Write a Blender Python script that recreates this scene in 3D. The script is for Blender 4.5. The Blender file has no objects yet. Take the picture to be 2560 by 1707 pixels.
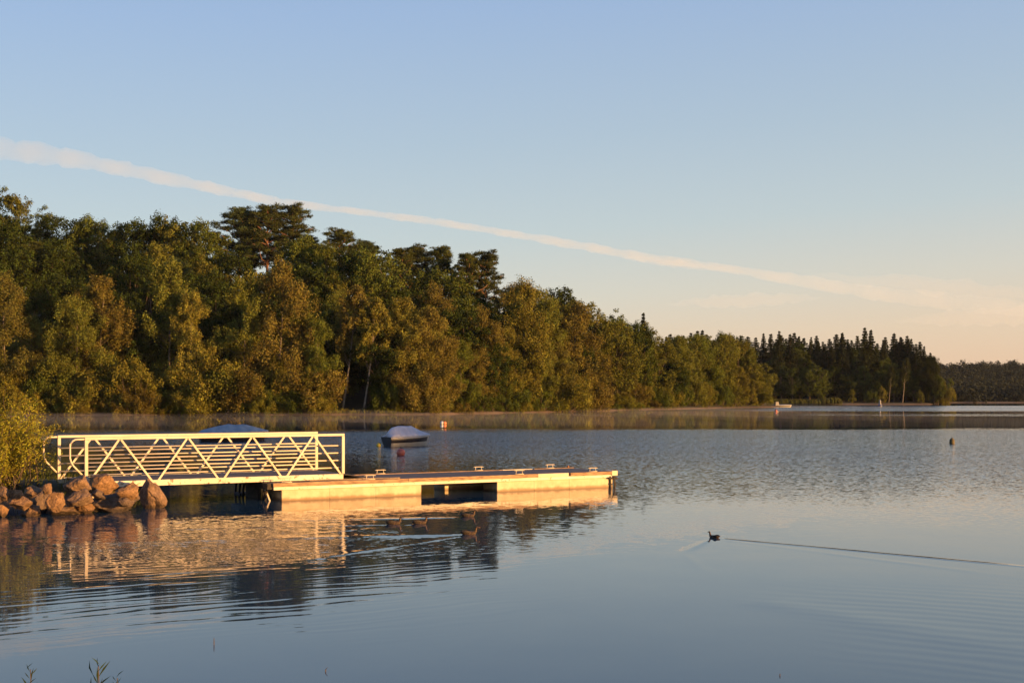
import bpy, bmesh, math, random
import numpy as np
from mathutils import Vector, Matrix
R = math.radians
random.seed(7)
rng = np.random.default_rng(7)
scene = bpy.context.scene
COL = scene.collection

# ------------------------------------------------------------------ camera numbers
H = 3.2            # eye height above the lake
F = 3090.0         # focal length in photo pixels (2560 wide)
HY = 990.0         # horizon row in the photo
def at(px, py, z=0.0):
    D = F * (H - z) / (py - HY)
    return Vector(((px - 1280) / F * D, D, z))
def ray(px, D, py=None):
    return ((px - 1280) / F * D, D, None if py is None else H + (HY - py) / F * D)
def proj(x, y, z):
    return 1280 + F * x / y, HY + F * (H - z) / y

SUN_AZ = 118.0     # clockwise from +Y
SUN_EL = 6.0

# ------------------------------------------------------------------ small helpers
def tag(o, label=None, cat=None, group=None, kind=None):
    if label: o['label'] = label
    if cat: o['category'] = cat
    if group: o['group'] = group
    if kind: o['kind'] = kind
    return o
def empty(name, loc, rz=0.0):
    o = bpy.data.objects.new(name, None); COL.objects.link(o)
    o.location = loc; o.rotation_euler = (0, 0, rz); o.empty_display_size = 0.2
    return o
def link_mesh(name, me, mat=None, parent=None, smooth=False):
    if mat is not None and len(me.materials) == 0: me.materials.append(mat)
    if smooth: me.polygons.foreach_set('use_smooth', [True] * len(me.polygons))
    o = bpy.data.objects.new(name, me); COL.objects.link(o)
    if parent is not None: o.parent = parent
    return o
class MB:
    def __init__(s): s.v = []; s.f = []
    def add(s, vs, fs):
        n = len(s.v); s.v += [tuple(p) for p in vs]; s.f += [tuple(i + n for i in f) for f in fs]; return s
    def box(s, x0, x1, y0, y1, z0, z1):
        return s.add([(x0,y0,z0),(x1,y0,z0),(x1,y1,z0),(x0,y1,z0),(x0,y0,z1),(x1,y0,z1),(x1,y1,z1),(x0,y1,z1)],
                     [(0,3,2,1),(4,5,6,7),(0,1,5,4),(1,2,6,5),(2,3,7,6),(3,0,4,7)])
    def beam(s, p, q, w, h, up=(0,0,1)):
        p = Vector(p); q = Vector(q); d = (q - p).normalized(); up = Vector(up)
        if abs(d.dot(up)) > .98: up = Vector((0,1,0))
        a = d.cross(up).normalized() * w / 2; b = a.cross(d).normalized() * h / 2
        vs = [e + i * a + j * b for e in (p, q) for i, j in ((-1,-1),(1,-1),(1,1),(-1,1))]
        return s.add(vs, [(0,1,2,3),(7,6,5,4),(0,4,5,1),(1,5,6,2),(2,6,7,3),(3,7,4,0)])
    def tube(s, pts, r, n=8, cap=True):
        pts = [Vector(p) for p in pts]; k = len(pts)
        rs = r if isinstance(r, (list, tuple)) else [r] * k
        vs = []; ref = Vector((0.13, 0.21, 1))
        for i, p in enumerate(pts):
            d = (pts[min(i+1, k-1)] - pts[max(i-1, 0)]).normalized()
            rr = ref if abs(d.dot(ref.normalized())) < .95 else Vector((1, .1, 0))
            a = d.cross(rr).normalized(); b = d.cross(a)
            for j in range(n):
                t = 2 * math.pi * j / n
                vs.append(p + (a * math.cos(t) + b * math.sin(t)) * rs[i])
        fs = [(i*n+j, i*n+(j+1) % n, (i+1)*n+(j+1) % n, (i+1)*n+j) for i in range(k-1) for j in range(n)]
        if cap: fs += [tuple(range(n-1, -1, -1)), tuple((k-1)*n + j for j in range(n))]
        return s.add(vs, fs)
    def loft(s, rings, cap=True, closed=True):
        n = len(rings[0]); k = len(rings); vs = [p for r_ in rings for p in r_]
        m = n if closed else n - 1
        fs = [(i*n+j, i*n+(j+1) % n, (i+1)*n+(j+1) % n, (i+1)*n+j) for i in range(k-1) for j in range(m)]
        if cap and closed: fs += [tuple(range(n-1, -1, -1)), tuple((k-1)*n + j for j in range(n))]
        return s.add(vs, fs)
    def sphere(s, c, r, n=16, m=10, sz=1.0):
        rings = []
        for i in range(m + 1):
            t = math.pi * i / m
            rings.append([(c[0] + r*max(.02, math.sin(t))*math.cos(2*math.pi*j/n), c[1] + r*max(.02, math.sin(t))*math.sin(2*math.pi*j/n), c[2] - r*sz*math.cos(t)) for j in range(n)])
        return s.loft(rings)
    def mesh(s, name):
        me = bpy.data.meshes.new(name); me.from_pydata(s.v, [], s.f)
        bm = bmesh.new(); bm.from_mesh(me); bmesh.ops.recalc_face_normals(bm, faces=bm.faces); bm.to_mesh(me); bm.free()
        me.update(); return me
    def build(s, name, mat, parent=None, smooth=False, bevel=0.0):
        o = link_mesh(name, s.mesh(name), mat, parent, smooth)
        if bevel:
            b = o.modifiers.new('bevel', 'BEVEL'); b.width = bevel; b.segments = 2; b.limit_method = 'ANGLE'
        return o

# ------------------------------------------------------------------ node helpers
class NV:
    """a node value with arithmetic"""
    def __init__(s, nt, sock): s.nt = nt; s.k = sock
    def _op(s, op, *o):
        n = s.nt.nodes.new('ShaderNodeMath'); n.operation = op
        for i, a in enumerate((s,) + o):
            if isinstance(a, NV): s.nt.links.new(a.k, n.inputs[i])
            else: n.inputs[i].default_value = float(a)
        return NV(s.nt, n.outputs[0])
    def __add__(s, o): return s._op('ADD', o)
    def __radd__(s, o): return s._op('ADD', o)
    def __sub__(s, o): return s._op('SUBTRACT', o)
    def __rsub__(s, o): return (s * -1.0) + o
    def __mul__(s, o): return s._op('MULTIPLY', o)
    def __rmul__(s, o): return s._op('MULTIPLY', o)
    def __truediv__(s, o): return s._op('DIVIDE', o)
    def sin(s): return s._op('SINE')
    def cos(s): return s._op('COSINE')
    def exp(s): return s._op('EXPONENT')
    def mx(s, o): return s._op('MAXIMUM', o)
    def mn(s, o): return s._op('MINIMUM', o)
    def step(s, a, b):
        n = s.nt.nodes.new('ShaderNodeMapRange'); n.interpolation_type = 'SMOOTHSTEP'
        s.nt.links.new(s.k, n.inputs[0])
        if b > a:
            n.inputs[1].default_value = a; n.inputs[2].default_value = b; n.inputs[3].default_value = 0; n.inputs[4].default_value = 1
        else:
            n.inputs[1].default_value = b; n.inputs[2].default_value = a; n.inputs[3].default_value = 1; n.inputs[4].default_value = 0
        return NV(s.nt, n.outputs[0])
def mat_new(name):
    m = bpy.data.materials.new(name); m.use_nodes = True
    nt = m.node_tree
    return m, nt, nt.nodes['Principled BSDF'], nt.nodes['Material Output']
def noise(nt, vec, scale, detail=3.0, rough=.55, dist=0.0):
    n = nt.nodes.new('ShaderNodeTexNoise'); n.inputs['Scale'].default_value = scale
    n.inputs['Detail'].default_value = detail; n.inputs['Roughness'].default_value = rough; n.inputs['Distortion'].default_value = dist
    if vec is not None: nt.links.new(vec, n.inputs['Vector'])
    return n
def ramp(nt, fac, stops):
    n = nt.nodes.new('ShaderNodeValToRGB'); e = n.color_ramp.elements
    while len(e) < len(stops): e.new(.5)
    for i, (p, c) in enumerate(stops):
        e[i].position = p; e[i].color = (*c, 1)
    nt.links.new(fac, n.inputs['Fac']); return n.outputs['Color']
def obj_vec(nt):
    return nt.nodes.new('ShaderNodeTexCoord').outputs['Object']
def simple(name, c0, c1, scale=6.0, rough=.6, detail=4.0, bump=0.0, stretch=None, metal=0.0, bscale=None):
    m, nt, b, out = mat_new(name)
    v = obj_vec(nt)
    if stretch:
        mp = nt.nodes.new('ShaderNodeMapping'); mp.inputs['Scale'].default_value = stretch
        nt.links.new(v, mp.inputs['Vector']); v = mp.outputs['Vector']
    n = noise(nt, v, scale, detail)
    nt.links.new(ramp(nt, n.outputs['Fac'], [(.32, c0), (.68, c1)]), b.inputs['Base Color'])
    b.inputs['Roughness'].default_value = rough; b.inputs['Metallic'].default_value = metal
    if bump:
        bp = nt.nodes.new('ShaderNodeBump'); bp.inputs['Strength'].default_value = 1; bp.inputs['Distance'].default_value = bump
        n2 = noise(nt, v, bscale or scale * 2.5, 5.0)
        nt.links.new(n2.outputs['Fac'], bp.inputs['Height']); nt.links.new(bp.outputs['Normal'], b.inputs['Normal'])
    return m

# ------------------------------------------------------------------ materials
def rusty_paint(name, base, rust, amount, scale=5.0):
    m, nt, b, out = mat_new(name)
    v = obj_vec(nt)
    n = noise(nt, v, scale, 8.0, .7)
    n2 = noise(nt, v, 1.3, 3.0)
    c = ramp(nt, n.outputs['Fac'], [(amount - .03, rust), (amount + .05, base)])
    mix = nt.nodes.new('ShaderNodeMix'); mix.data_type = 'RGBA'; mix.blend_type = 'MULTIPLY'; mix.inputs[0].default_value = .85
    nt.links.new(c, mix.inputs[6]); nt.links.new(ramp(nt, n2.outputs['Fac'], [(.3, (.72,.68,.6)), (.7, (1,1,1))]), mix.inputs[7])
    nt.links.new(mix.outputs[2], b.inputs['Base Color']); b.inputs['Roughness'].default_value = .55
    return m
M_RAIL = rusty_paint('galvanised rail', (.63,.54,.41), (.34,.22,.11), .33, 7.0)
M_CHORD = rusty_paint('painted chord', (.66,.6,.46), (.17,.08,.03), .40, 7.0)
M_PALE = rusty_paint('pale steel beam', (.66,.6,.46), (.34,.21,.09), .37, 4.0)
M_DECK = simple('weathered deck boards', (.055,.045,.04), (.13,.11,.1), 3.0, .8, 5, .004, (1, 8, 1))
M_TIMBER = simple('brown fascia timber', (.16,.09,.045), (.42,.27,.14), 4.0, .8, 6, .006, (1, 1, 6))
M_DARK = simple('dark rusted steel', (.012,.009,.007), (.05,.035,.025), 8, .85)
M_PALEWOOD = simple('new pale timber', (.55,.44,.28), (.68,.58,.4), 5, .7, 4, .003, (1, 1, 5))
def float_mat():
    m, nt, b, out = mat_new('pale pontoon shell')
    v = obj_vec(nt); sx = nt.nodes.new('ShaderNodeSeparateXYZ'); nt.links.new(v, sx.inputs[0])
    z = NV(nt, sx.outputs[2]); n = noise(nt, v, 3.0, 6.0, .65)
    nn = NV(nt, n.outputs['Fac'])
    st = (z + (nn - .5) * .16).step(.13, .015)          # tide stain with its own wavy edge
    base = ramp(nt, nn.k, [(.25, (.38,.27,.14)), (.6, (.55,.43,.26))])
    mix = nt.nodes.new('ShaderNodeMix'); mix.data_type = 'RGBA'
    nt.links.new(st.k, mix.inputs[0]); nt.links.new(base, mix.inputs[6]); mix.inputs[7].default_value = (.20,.12,.05,1)
    nt.links.new(mix.outputs[2], b.inputs['Base Color']); b.inputs['Roughness'].default_value = .6
    return m
M_FLOAT = float_mat()
def rock_mat():
    m, nt, b, out = mat_new('granite boulder')
    v = obj_vec(nt); n = noise(nt, v, 2.2, 7.0, .65); n2 = noise(nt, v, 14, 5.0, .7)
    c = ramp(nt, n.outputs['Fac'], [(.3, (.07,.045,.03)), (.5, (.19,.125,.08)), (.72, (.31,.21,.14))])
    mix = nt.nodes.new('ShaderNodeMix'); mix.data_type = 'RGBA'; mix.blend_type = 'MULTIPLY'; mix.inputs[0].default_value = .8
    nt.links.new(c, mix.inputs[6]); nt.links.new(ramp(nt, n2.outputs['Fac'], [(.35, (.45,.42,.4)), (.6, (1,1,1))]), mix.inputs[7])
    oi = nt.nodes.new('ShaderNodeObjectInfo'); hs = nt.nodes.new('ShaderNodeHueSaturation'); nt.links.new(mix.outputs[2], hs.inputs['Color'])
    ge = nt.nodes.new('ShaderNodeNewGeometry'); sp = nt.nodes.new('ShaderNodeSeparateXYZ'); nt.links.new(ge.outputs['Position'], sp.inputs[0])
    wet = (NV(nt, sp.outputs[2]) + (NV(nt, n.outputs['Fac']) - .5) * .16).step(.05, .13)      # wet band at the waterline
    nt.links.new(((NV(nt, oi.outputs['Random']) * .6 + .7) * (wet * .55 + .45)).k, hs.inputs['Value'])
    nt.links.new((NV(nt, oi.outputs['Random']) * .4 + .95).k, hs.inputs['Saturation'])
    nt.links.new(hs.outputs['Color'], b.inputs['Base Color']); b.inputs['Roughness'].default_value = .85
    bp = nt.nodes.new('ShaderNodeBump'); bp.inputs['Strength'].default_value = 1; bp.inputs['Distance'].default_value = .05
    n3 = noise(nt, v, 6, 8.0, .7)
    nt.links.new(n3.outputs['Fac'], bp.inputs['Height']); nt.links.new(bp.outputs['Normal'], b.inputs['Normal'])
    return m
M_ROCK = rock_mat()
def ground_mat():
    m, nt, b, out = mat_new('lake shore soil')
    g = nt.nodes.new('ShaderNodeNewGeometry'); sx = nt.nodes.new('ShaderNodeSeparateXYZ'); nt.links.new(g.outputs['Position'], sx.inputs[0])
    z = NV(nt, sx.outputs[2]); n = noise(nt, g.outputs['Position'], .4, 6.0)
    k = (z + (NV(nt, n.outputs['Fac']) - .5) * .7).step(.10, .42)
    sand = ramp(nt, n.outputs['Fac'], [(.3, (.12,.075,.045)), (.7, (.24,.155,.095))])
    duff = ramp(nt, n.outputs['Fac'], [(.3, (.02,.02,.008)), (.7, (.05,.045,.015))])
    mix = nt.nodes.new('ShaderNodeMix'); mix.data_type = 'RGBA'
    nt.links.new(k.k, mix.inputs[0]); nt.links.new(sand, mix.inputs[6]); nt.links.new(duff, mix.inputs[7])
    nt.links.new(mix.outputs[2], b.inputs['Base Color']); b.inputs['Roughness'].default_value = .95
    return m
M_GROUND = ground_mat()
def leaf_mat(name, trans=.2, spread=.6, gloss=0.0):
    """leaf colour from the object's own colour; each leaf a little different"""
    m, nt, b, out = mat_new(name)
    oi = nt.nodes.new('ShaderNodeObjectInfo'); g = nt.nodes.new('ShaderNodeNewGeometry')
    n = noise(nt, obj_vec(nt), .55, 3.0)
    k = NV(nt, g.outputs['Random Per Island']) * spread + NV(nt, n.outputs['Fac']) * 2.4 + (1 - spread / 2 - 1.2)
    hs = nt.nodes.new('ShaderNodeHueSaturation'); nt.links.new(oi.outputs['Color'], hs.inputs['Color'])
    nt.links.new(k.k, hs.inputs['Value'])
    hue = NV(nt, g.outputs['Random Per Island']) * .05 + NV(nt, n.outputs['Fac']) * .05 + .45
    nt.links.new(hue.k, hs.inputs['Hue'])
    d = nt.nodes.new('ShaderNodeBsdfDiffuse'); t = nt.nodes.new('ShaderNodeBsdfTranslucent'); mx = nt.nodes.new('ShaderNodeMixShader')
    nt.links.new(hs.outputs['Color'], d.inputs['Color']); nt.links.new(hs.outputs['Color'], t.inputs['Color'])
    mx.inputs[0].default_value = trans
    nt.links.new(d.outputs[0], mx.inputs[1]); nt.links.new(t.outputs[0], mx.inputs[2]); nt.links.new(mx.outputs[0], out.inputs['Surface'])
    nt.nodes.remove(b)
    return m
M_LEAF = leaf_mat('tree leaves'); M_NEEDLE = leaf_mat('conifer needles', .2, .5)
M_BARK = simple('brown bark', (.05,.035,.025), (.13,.09,.06), 3, .95, 5, .02, (3, 3, .6))
M_PINEBARK = simple('orange pine bark', (.10,.05,.03), (.28,.14,.08), 2, .95, 5, .02, (3, 3, .6))
M_BIRCHBARK = simple('birch bark', (.13,.10,.075), (.36,.30,.22), 1.6, .85, 5, .01, (2, 2, 1))

M_BIRCHDARK = simple('darkened birch bark', (.05,.04,.03), (.15,.12,.09), 1.6, .9, 5, .01, (2, 2, 1))  # darker copy of the birch bark, so stems inside the crowns show less
# ------------------------------------------------------------------ terrain
SX = np.array([-3000,-400,-114,-80,-17,2,40,62,76,82,88,96,165,171,178,200,300,600,3000.])
SY = np.array([200,196,208,210,214,240,298,340,352,372,430,478,484,496,580,600,615,640,700.])
def shore(x):
    x = np.asarray(x, float)
    return np.interp(x, SX, SY) + 1.4*np.sin(x*.23+1.3) + .9*np.sin(x*.61) + .4*np.sin(x*1.7)
HX = np.array([-3000,-300,-130,-60,-10,20,60,85,120,160,172,200,260,400,3000.])
HA = np.array([60,40,28,22,13,7,3,3,4,3,4,12,19,24,30.])
HW = np.array([200,130,95,90,80,70,60,60,60,60,80,330,380,400,600.])
def sstep(t): t = np.clip(t, 0, 1); return t*t*(3-2*t)
def seg_dist(x, y, ax, ay, bx, by):
    dx, dy = bx-ax, by-ay; t = np.clip(((x-ax)*dx + (y-ay)*dy) / (dx*dx+dy*dy), 0, 1)
    return np.hypot(x-ax-t*dx, y-ay-t*dy)
def height(x, y):
    x = np.asarray(x, float); y = np.asarray(y, float)
    d = y - shore(x)
    far = np.where(d < 0, np.maximum(-2.5, d*.12), np.minimum(.55, d*.16) + np.interp(x, HX, HA) * sstep((d-4) / np.interp(x, HX, HW)))
    near = np.clip(1.5 - (y - 6.0) * .5, -2.5, 1.5)
    jet = np.maximum(-2.5, .55 - np.maximum(0, seg_dist(x, y, -60, 36, -13.6, 38.6) - 1.1) * .62)
    left = np.clip((-.62*y - 9 - x) * .4, -2.5, 1.5); left = np.where(y < 42, left, -2.5)
    lake = np.maximum.reduce([far, near, jet, left])
    return lake
def gz(x, y): return float(height(x, y))

gxs = np.unique(np.concatenate([np.linspace(-4000,-400,12), np.arange(-400,-140,20), np.arange(-140,-30,3.), np.arange(-30,-6,.8), np.arange(-6,200,3.), np.arange(200,500,20), np.linspace(500,4000,14)]))
gys = np.unique(np.concatenate([np.linspace(-4000,-60,10), np.arange(-60,0,6), np.arange(0,14,1.), np.arange(14,30,2), np.arange(30,46,.8), np.arange(46,190,8), np.arange(190,360,2.5), np.arange(360,640,5), np.arange(640,1100,25), np.linspace(1100,4000,14)]))
GX, GY = np.meshgrid(gxs, gys)
GZ = height(GX, GY)
nx, ny = len(gxs), len(gys)
me = bpy.data.meshes.new('ground')
idx = np.arange(nx*ny).reshape(ny, nx)
faces = np.stack([idx[:-1,:-1], idx[:-1,1:], idx[1:,1:], idx[1:,:-1]], -1).reshape(-1, 4)
def np_mesh(name, co, faces, smooth=False):
    me = bpy.data.meshes.new(name); co = np.ascontiguousarray(co, dtype=np.float32); k = faces.shape[1]
    me.vertices.add(len(co)); me.vertices.foreach_set('co', co.ravel())
    me.loops.add(faces.size); me.loops.foreach_set('vertex_index', faces.astype(np.int32).ravel())
    me.polygons.add(len(faces)); me.polygons.foreach_set('loop_start', np.arange(0, faces.size, k, dtype=np.int32))
    me.polygons.foreach_set('loop_total', np.full(len(faces), k, dtype=np.int32))
    if smooth: me.polygons.foreach_set('use_smooth', np.ones(len(faces), dtype=bool))
    me.update(calc_edges=True); me.validate(); return me
g = link_mesh('ground', np_mesh('ground', np.stack([GX, GY, GZ], -1).reshape(-1, 3), faces, True), M_GROUND)
tag(g, kind='structure')

# ------------------------------------------------------------------ water
def water_mat():
    m, nt, b, out = mat_new('lake water')
    geo = nt.nodes.new('ShaderNodeNewGeometry'); pos = geo.outputs['Position']
    sx = nt.nodes.new('ShaderNodeSeparateXYZ'); nt.links.new(pos, sx.inputs[0])
    x = NV(nt, sx.outputs[0]); y = NV(nt, sx.outputs[1])
    def slope_noise(scale, detail, stretch=(1,1,1), rot=0.0, rough=.55):
        mp = nt.nodes.new('ShaderNodeMapping'); mp.inputs['Scale'].default_value = stretch; mp.inputs['Rotation'].default_value = (0,0,rot)
        nt.links.new(pos, mp.inputs['Vector']); n = noise(nt, mp.outputs['Vector'], scale, detail, rough)
        s = nt.nodes.new('ShaderNodeSeparateColor'); nt.links.new(n.outputs['Color'], s.inputs[0])
        return NV(nt, s.outputs[0]) - .5, NV(nt, s.outputs[1]) - .5
    # slow wobble for the edges of wind patches
    wb = noise(nt, pos, .035, 3.0); w = (NV(nt, wb.outputs['Fac']) - .5)
    wb2 = noise(nt, pos, .22, 3.0); w2 = (NV(nt, wb2.outputs['Fac']) - .5)
    wb3 = noise(nt, pos, .6, 3.0); w3 = (NV(nt, wb3.outputs['Fac']) - .5)
    yb = y + w * 16 + w2 * 5 + x * .9
    patch_mid = yb.step(36, 94) * (1.25 - x * .03).mx(.50).mn(1.5) * (y + w*30 - x*.1).step(122, 108)
    patch_far = (y + w*14).step(258, 272) * (y + w*10).step(420, 405) * (x - y*.06).step(0, 14)
    patch_far2 = (y + w*16).step(196, 204) * (y + w*12).step(226, 214) * (x - y*.14).step(0, 30)
    dockside = (y + w2*6).step(24, 29) * (y + w2*6).step(52, 44) * (x + w2*10).step(10, 1)
    gold = (y + w2*5).step(22.5, 26) * (y + w2*4).step(35.5, 31.5) * (x + w2*8).step(.5, -4.5)
    nx1, ny1 = slope_noise(2.6, 3.0, (1, 1.5, 1), .35)
    nx2, ny2 = slope_noise(6.5, 2.0, (1, 1.7, 1), .5)
    nx3, ny3 = slope_noise(.55, 2.0, (1, 1, 1), 0)
    a1 = patch_mid * .15 + patch_far * .8 + patch_far2*.4 + dockside * .03 + gold * .05 + .005
    a2 = patch_mid * 1.35 + patch_far * .4 + dockside * .028 + gold * .10 + .003
    a3 = .010 + patch_mid*.03
    sxx = nx1*a1 + nx2*a2 + nx3*a3
    syy = ny1*a1 + ny2*a2 + ny3*a3
    # ring waves pushed out from the floating dock, crests parallel to it
    def train(dx, dy, lam, amp, mask, wob=1.4):
        ph = (x*dx + y*dy + w2*wob) * (2*math.pi/lam); c = ph.cos() * amp * mask
        return c*dx, c*dy
    near = (y + w2*5 - x*.10).step(15.6, 18.4) * (y + w2*5 - x*.3).step(28.5, 25.5) * (x + w2*8).step(1.8, -3) * (w3*2.2 + .75).mx(0.0)
    for t in (train(-.50, .866, .34, .0065, near), train(-.44, .898, .23, .005, near), train(-.56, .83, .47, .004, near)):
        sxx = sxx + t[0]; syy = syy + t[1]
    fainter = (y + w2*3).step(13, 15) * (y + w2*3).step(22, 19) * (x + w2*4).step(3, 6)
    t = train(.42, .907, .42, .008, fainter); sxx = sxx + t[0]; syy = syy + t[1]
    # duck wakes: a ridge along a line, strongest at the duck
    def wake(p, q, amp, wid, fade, sgn=1.0):
        global _dbg
        nonlocal sxx, syy
        p = at(*p); q = at(*q); d = (q - p); L = d.length; d = d / L; n = Vector((-d.y, d.x, 0))
        u = (x - p.x)*d.x + (y - p.y)*d.y
        s = (x - p.x)*n.x + (y - p.y)*n.y + (w2 * .30)
        wd = u * fade + wid
        g_ = ((s*s) / (wd*wd) * -1.0).exp() * (w3*2.6 + .8).mx(0.05) * u.step(-.05, .25) * u.step(L, L*.55)
        k = (s / wd) * g_ * amp
        sxx = sxx + k*n.x; syy = syy + k*n.y
    wake((1795,1345),(2760,1433), .22, .075, .005)
    wake((1800,1348),(2760,1470), .03, .12, .012)
    wake((1775,1347),(1700,1386), .22, .07, .03)
    wake((1715,1384),(1775,1440), .05, .10, .02)
    wake((1192,1333),(-100,1362), .05, .16, .035)
    wake((1188,1334),(620,1420), .10, .09, .02)
    wake((1160,1292),(500,1304), .10, .08, .01)
    wake((970,1311),(300,1326), .09, .07, .01)
    wake((1060,1309),(700,1340), .07, .06, .01)
    # slack water drawn out behind each duck, its skin tilted a little
    def slick(p, q, w0, spread, tilt):
        nonlocal syy
        p = at(*p); q = at(*q); d = (q - p); L = d.length; d = d / L; n = Vector((-d.y, d.x, 0))
        u = (x - p.x)*d.x + (y - p.y)*d.y; sd_ = (x - p.x)*n.x + (y - p.y)*n.y + w3*.10
        wd = u.mx(0.0)*spread + w0
        mk = ((sd_*sd_) / (wd*wd) * -1.0)._op('MULTIPLY', 1.0).exp() * u.step(-.05, .12) * u.step(L, L*.3) * (w3*2.2 + .7).mx(0.0)
        syy = syy - mk*tilt
    slick((1188,1335),(830,1349), .09, .11, .075)
    slick((1185,1293),(900,1299), .05, .06, .065)
    slick((1064,1310),(940,1314), .05, .06, .06)
    slick((998,1311),(880,1314), .05, .06, .065)
    # one low swell crossing the right foreground
    wake((1900,1500),(2760,1660), .025, .45, .03)
    cb = nt.nodes.new('ShaderNodeCombineXYZ')
    nt.links.new(sxx.k, cb.inputs[0]); nt.links.new(syy.k, cb.inputs[1]); cb.inputs[2].default_value = 1
    nm = nt.nodes.new('ShaderNodeVectorMath'); nm.operation = 'NORMALIZE'; nt.links.new(cb.outputs[0], nm.inputs[0])
    nt.links.new(nm.outputs[0], b.inputs['Normal'])
    b.inputs['Base Color'].default_value = (.017,.046,.074,1)
    b.inputs['IOR'].default_value = 1.45; b.inputs['Roughness'].default_value = .03
    rg = patch_mid*.10 + patch_far*.12 + .025
    nt.links.new(rg.k, b.inputs['Roughness'])
    return m
wm = MB(); wm.add([(-3900,-40,0),(3900,-40,0),(3900,2500,0),(-3900,2500,0)], [(0,1,2,3)])
tag(wm.build('water', water_mat()), kind='structure')

# ------------------------------------------------------------------ foliage builders
def unit(v): return v / np.maximum(1e-9, np.linalg.norm(v, axis=1, keepdims=True))
def rdir(n): return unit(rng.normal(size=(n, 3)))
def leaf_quads(c, nrm, size, aspect=1.0, along=None):
    n = len(c); nrm = unit(nrm)
    a = rdir(n) if along is None else unit(along + rdir(n)*.35)
    t = unit(a - nrm * np.sum(a*nrm, 1, keepdims=True)); b = np.cross(nrm, t)
    s = size.reshape(-1, 1)
    t = t * s; b = b * s * aspect
    bend = nrm * s * .25
    co = np.stack([c - t, c - b*.9 + bend, c + t, c + b*.9 + bend], 1).reshape(-1, 3)
    return co, np.arange(4*n).reshape(n, 4)
def blob_leaves(centers, radii, per, size, squash=1.0, fill=.5, droop=0.0, updir=.25):
    """leaf clumps: every blob is a cloud of leaves, thickest near its skin"""
    C = []; N = []; S = []
    for c, r in zip(centers, radii):
        k = max(8, int(per * r**1.6)); d = rdir(k)
        rad = r * (fill + (1-fill) * rng.random((k, 1))**.6) * (1 + .25*rng.normal(size=(k, 1)))
        p = d * rad; p[:, 2] *= squash
        if droop: p[:, 2] -= droop * r * rng.random(k)**2 * 2
        C.append(p + c); N.append(d + rng.normal(size=(k, 3))*.55 + np.array([0, 0, updir])); S.append(size * (.6 + .8*rng.random(k)))
    return np.concatenate(C), np.concatenate(N), np.concatenate(S)
def limb(mb, p, q, r0, r1, n=5, bend=.12, sides=6):
    p = np.array(p, float); q = np.array(q, float); L = np.linalg.norm(q-p)
    off = rng.normal(size=3) * bend * L
    pts = [p + (q-p)*t + off*math.sin(math.pi*t)*.5 for t in np.linspace(0, 1, n)]
    mb.tube(pts, [r0 + (r1-r0)*t for t in np.linspace(0, 1, n)], sides)
def proto_oak(h, w, base=.12, seed_lobes=30):
    """round-headed broadleaf: lobes over an uneven dome"""
    cz = h*(1+base)/2; rz = h*(1-base)/2; C = []; Rr = []
    lobes = []
    for i in range(seed_lobes):
        d = rdir(1)[0]; d[2] = d[2]*.9 + .12
        f = .50 + .34*rng.random()
        p = np.array([d[0]*w/2*f, d[1]*w/2*f, cz + d[2]*rz*(f+.12)])
        lobes.append((p, w*(.13 + .09*rng.random())))
    for p, r in lobes:
        for j in range(13):
            d = rdir(1)[0]; C.append(p + d*r*(.5+.75*rng.random())); Rr.append(r*(.22+.26*rng.random()))
    c, n, s = blob_leaves(C, Rr, 110, .145, .85)
    mb = MB(); top = np.array([0, 0, h*.72])
    limb(mb, (0,0,-.6), top, w*.035, w*.008, 7, .04, 8)
    for p, r in lobes[:16]:
        limb(mb, (0, 0, h*(.15+.4*rng.random())), p, w*.014, .03)
    return c, n, s, mb
def proto_birch(h, w, base=.12, lean=0.0):
    """narrow crown, rising limbs whose ends hang"""
    C = []; Rr = []; mb = MB(); nl = 34
    sway = rng.normal()*.03*h
    def axis(t): return np.array([lean*h*t + sway*math.sin(3*t), sway*.5*math.sin(4*t+1), h*t])
    mb.tube([axis(t) for t in np.linspace(-.02, .97, 10)], [.16*(1-.9*t) + .03 for t in np.linspace(0, 1, 10)], 7)
    for i in range(nl):
        t = base + (1-base)*((i+.5)/nl)**.85
        prof = math.sin(math.pi*min(1, ((t-base)/(1-base))*.80 + .17))**.8
        a = rng.random()*6.283; r = w/2*prof*(.45+.6*rng.random())
        tip = axis(t) + np.array([math.cos(a)*r, math.sin(a)*r, h*.03*rng.random()])
        limb(mb, axis(max(.02, t-.10)), tip, .035, .012, 4)
        for j in range(8):
            q = tip*(1) + rng.normal(size=3)*np.array([w*.085, w*.085, h*.028]); C.append(q); Rr.append(w*(.055+.05*rng.random()))
    for j in range(10):
        t = base + (1-base)*(j/9)*.98
        C.append(axis(t) + rng.normal(size=3)*w*.05); Rr.append(w*.09*(1.1-t*.5))
    c, n, s = blob_leaves(C, Rr, 190, .125, 1.25, .35, .55, .1)
    return c, n, s, mb
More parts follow.
